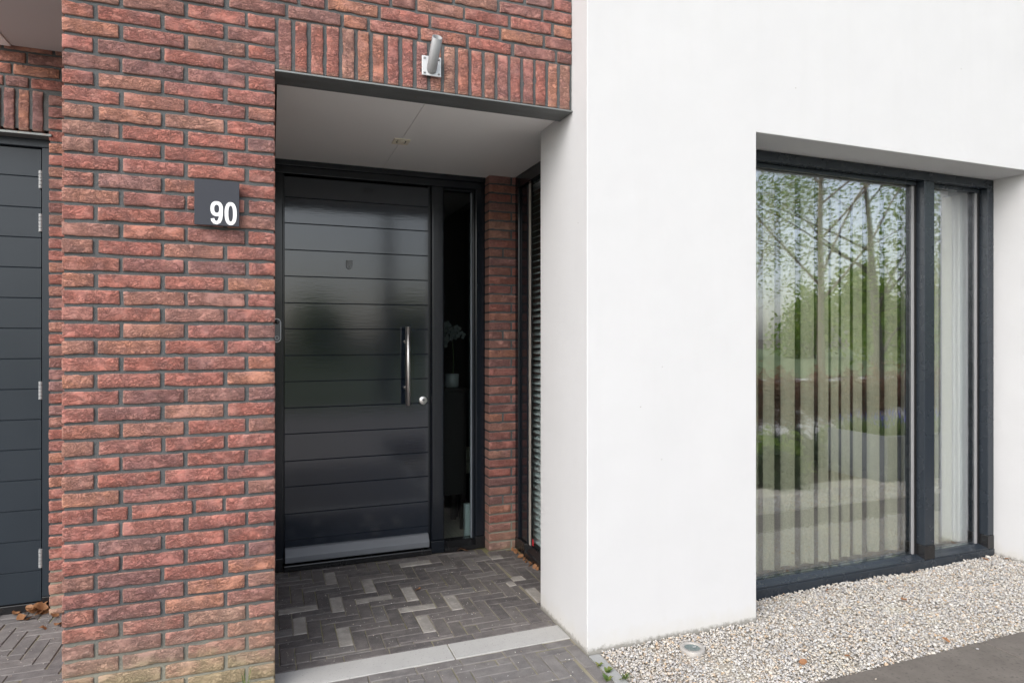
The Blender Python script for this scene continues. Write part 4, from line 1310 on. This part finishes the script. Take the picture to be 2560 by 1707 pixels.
tree('tall slender tree with pale trunk and sparse young leaves mirrored in the wide pane', (12.2, -5.7, 0), 11.0, .095, 3, 15, .028, 'leaf_spring', .14, 'bark_pale', levels=4, spread=.8, first=.25, nch=(4, 6))
tree('thin yellowish tree near the left edge of the mirrored street', (10.6, -6.6, 0), 6.0, .07, 8, 22, .030, 'leaf_spring', .16, 'bark_pale', levels=4, spread=.6, first=.25, nch=(3, 5))
tree('broad leafy green tree filling the right of the wide pane', (14.5, -6.1, 0), 8.5, .13, 12, 60, .042, 'leaf_green', .30, levels=4, spread=.95, first=.12, nch=(4, 5), upk=.1)
tree('green leafy tree mirrored in the narrow pane', (18.0, -6.4, 0), 10.5, .20, 15, 40, .06, 'leaf_green', .34, levels=4, spread=.95, first=.12, nch=(4, 5), upk=.15)
tree('street tree with a bare straight trunk mirrored in the front door', (2.45, -6.4, 0), 11.0, .17, 19, 2.5, .12, 'leaf_spring', .2, levels=4, spread=.7, first=.75)
far = [(-34, -38, 4.6), (-26, -41, 4.2), (-18, -37, 4.6), (-11, -40, 4.0), (-4, -38, 4.4), (3, -41, 4.2), (9, -38, 4.0), (16, -37, 3.6), (23, -36, 3.6), (30, -33, 4.2), (36, -29, 5.0), (31, -20, 5.2), (40, -23, 6.0), (38, -14, 6.5), (45, -12, 7.0)]
for k, (x_, y_, h_) in enumerate(far):
    tree('distant round green tree in the row beyond the lawn', (x_, y_, 0), h_, .16, 100 + k, 60, .17, 'leaf_green' if k % 3 else 'leaf_spring', .6, group='distant trees beyond the lawn', levels=3, spread=1.0, first=.08, nch=(5, 7), upk=.1)

# beech hedge, shrubs, planter with bluebells
hedge = empty('hedge', (7.5, -.55, -.02))
tag(hedge, 'clipped beech hedge with brown leaves on bare twisted stems', 'hedge')
hs = MB(); hv = []; hn = 0
hr = random.Random(31)
x_ = 4.9
while x_ < 12.5:
    tubes, tips = grow((x_, -.55 + hr.uniform(-.06, .06), -.02), 1.0, .018, int(x_ * 97), levels=3, spread=.8, first=.3, nch=(3, 5))
    st = MB()
    for pts, rad, n in tubes: st.tube(pts, rad, n, False)
    st.build('stem', 'bark', hedge)
    tips2 = [(p, l) for p, l in tips if p[-1].z > .42]
    if tips2:
        v, n = foliage(tips2, 40, .026, int(x_ * 31), .05)
        hv.append(v); hn += n
    x_ += hr.uniform(.24, .34)
hv = np.concatenate(hv)
put('foliage', quads_mesh('foliage', hv - np.array([7.5, -.55, -.02]), hn, 'leaf_beech'), (7.5, -.55, -.02), hedge)

def shrub(label, x, y, r, h, n, seed, mat, size=.035):
    rg = np.random.RandomState(seed)
    root = empty('shrub', (x, y, -.02))
    tag(root, label, 'shrub', 'low shrubs in the bed')
    m = MB()
    for k in range(9):
        a = rg.uniform(0, 6.28)
        m.tube([(0, 0, 0), (r * .4 * math.cos(a), r * .4 * math.sin(a), h * .5), (r * .8 * math.cos(a), r * .8 * math.sin(a), h * .9)], [.008, .006, .002], 4, False)
    put('stem', m.mesh('stem', 'bark'), (x, y, -.02), root)
    P = rg.normal(size=(n, 3)); P /= np.linalg.norm(P, axis=1)[:, None]
    P *= (rg.uniform(.25, 1, n) ** .5 * (1 + .25 * np.sin(P[:, 0] * 7 + seed) * np.sin(P[:, 1] * 6)))[:, None]
    P[:, 2] = np.abs(P[:, 2])
    P *= np.array([r, r, h])
    a = rg.normal(size=(n, 3)); a /= np.linalg.norm(a, axis=1)[:, None]
    b = np.cross(a, rg.normal(size=(n, 3))); b /= np.linalg.norm(b, axis=1)[:, None]
    s = size * rg.uniform(.6, 1.4, n)[:, None]
    v = np.stack([P - a * s, P + b * s * .4, P + a * s, P - b * s * .4], 1)
    put('foliage', quads_mesh('foliage', v.reshape(-1, 3), n, mat), (x, y, -.02), root)
for x_, y_, r_, h_, mt, lb in ((4.75, .75, .34, .36, 'leaf_dark', 'low dark shrub at the near end of the bed'), (5.2, .25, .40, .42, 'leaf_green', 'green shrub in the middle of the bed'),
                               (4.7, .05, .36, .34, 'leaf_dark', 'dark shrub behind the bed'), (5.75, .0, .38, .38, 'leaf_dark', 'dark shrub beside the concrete planter'), (6.6, -.15, .36, .34, 'leaf_green', 'green shrub in front of the hedge')):
    shrub(lb, x_, y_, r_, h_, 1500, int(x_ * 100), mt)

pl = empty('planter', (6.2, 1.05, 0))
tag(pl, 'long grey concrete planter box with earth', 'planter')
m = MB(); X0, X1, Y0, Y1 = 5.80, 8.4, .42, 1.16
m.box(X0, X1, Y0, Y0 + .05, -.02, .45).box(X0, X1, Y1 - .05, Y1, -.02, .45).box(X0, X0 + .05, Y0 + .05, Y1 - .05, -.02, .45).box(X1 - .05, X1, Y0 + .05, Y1 - .05, -.02, .45)
m.build('wall', 'planter_concrete', pl)
MB().box(X0 + .05, X1 - .05, Y0 + .05, Y1 - .05, .30, .41).build('earth', 'soil', pl)
def tuft(name, label, n, hh, size, mat, seed, kind):
    rg = np.random.RandomState(seed)
    P = np.stack([rg.uniform(X0 + .06, X1 - .06, n), rg.uniform(Y0 + .06, Y1 - .06, n), np.full(n, .41)], 1)
    d = np.stack([rg.normal(0, .05, n), rg.normal(0, .05, n), hh * rg.uniform(.6, 1.1, n)], 1)
    s = np.stack([rg.normal(0, 1, n), rg.normal(0, 1, n), np.zeros(n)], 1); s /= np.linalg.norm(s, axis=1)[:, None]; s *= size
    base = P if kind == 'grass' else P + d * .75
    v = np.stack([base - s, base + s, P + d + s * .4, P + d - s * .4], 1)
    o = put(name, quads_mesh(name, v.reshape(-1, 3), n, mat), (0, 0, 0))
    return tag(o, label, 'plants', kind='stuff')
tuft('bluebell_leaves', 'fresh green strap leaves filling the concrete planter', 2600, .16, .007, 'leaf_weed', 5, 'grass')
tuft('bluebell_flowers', 'blue bell flowers above the planter leaves', 260, .23, .009, 'petal_blue', 6, 'flower')
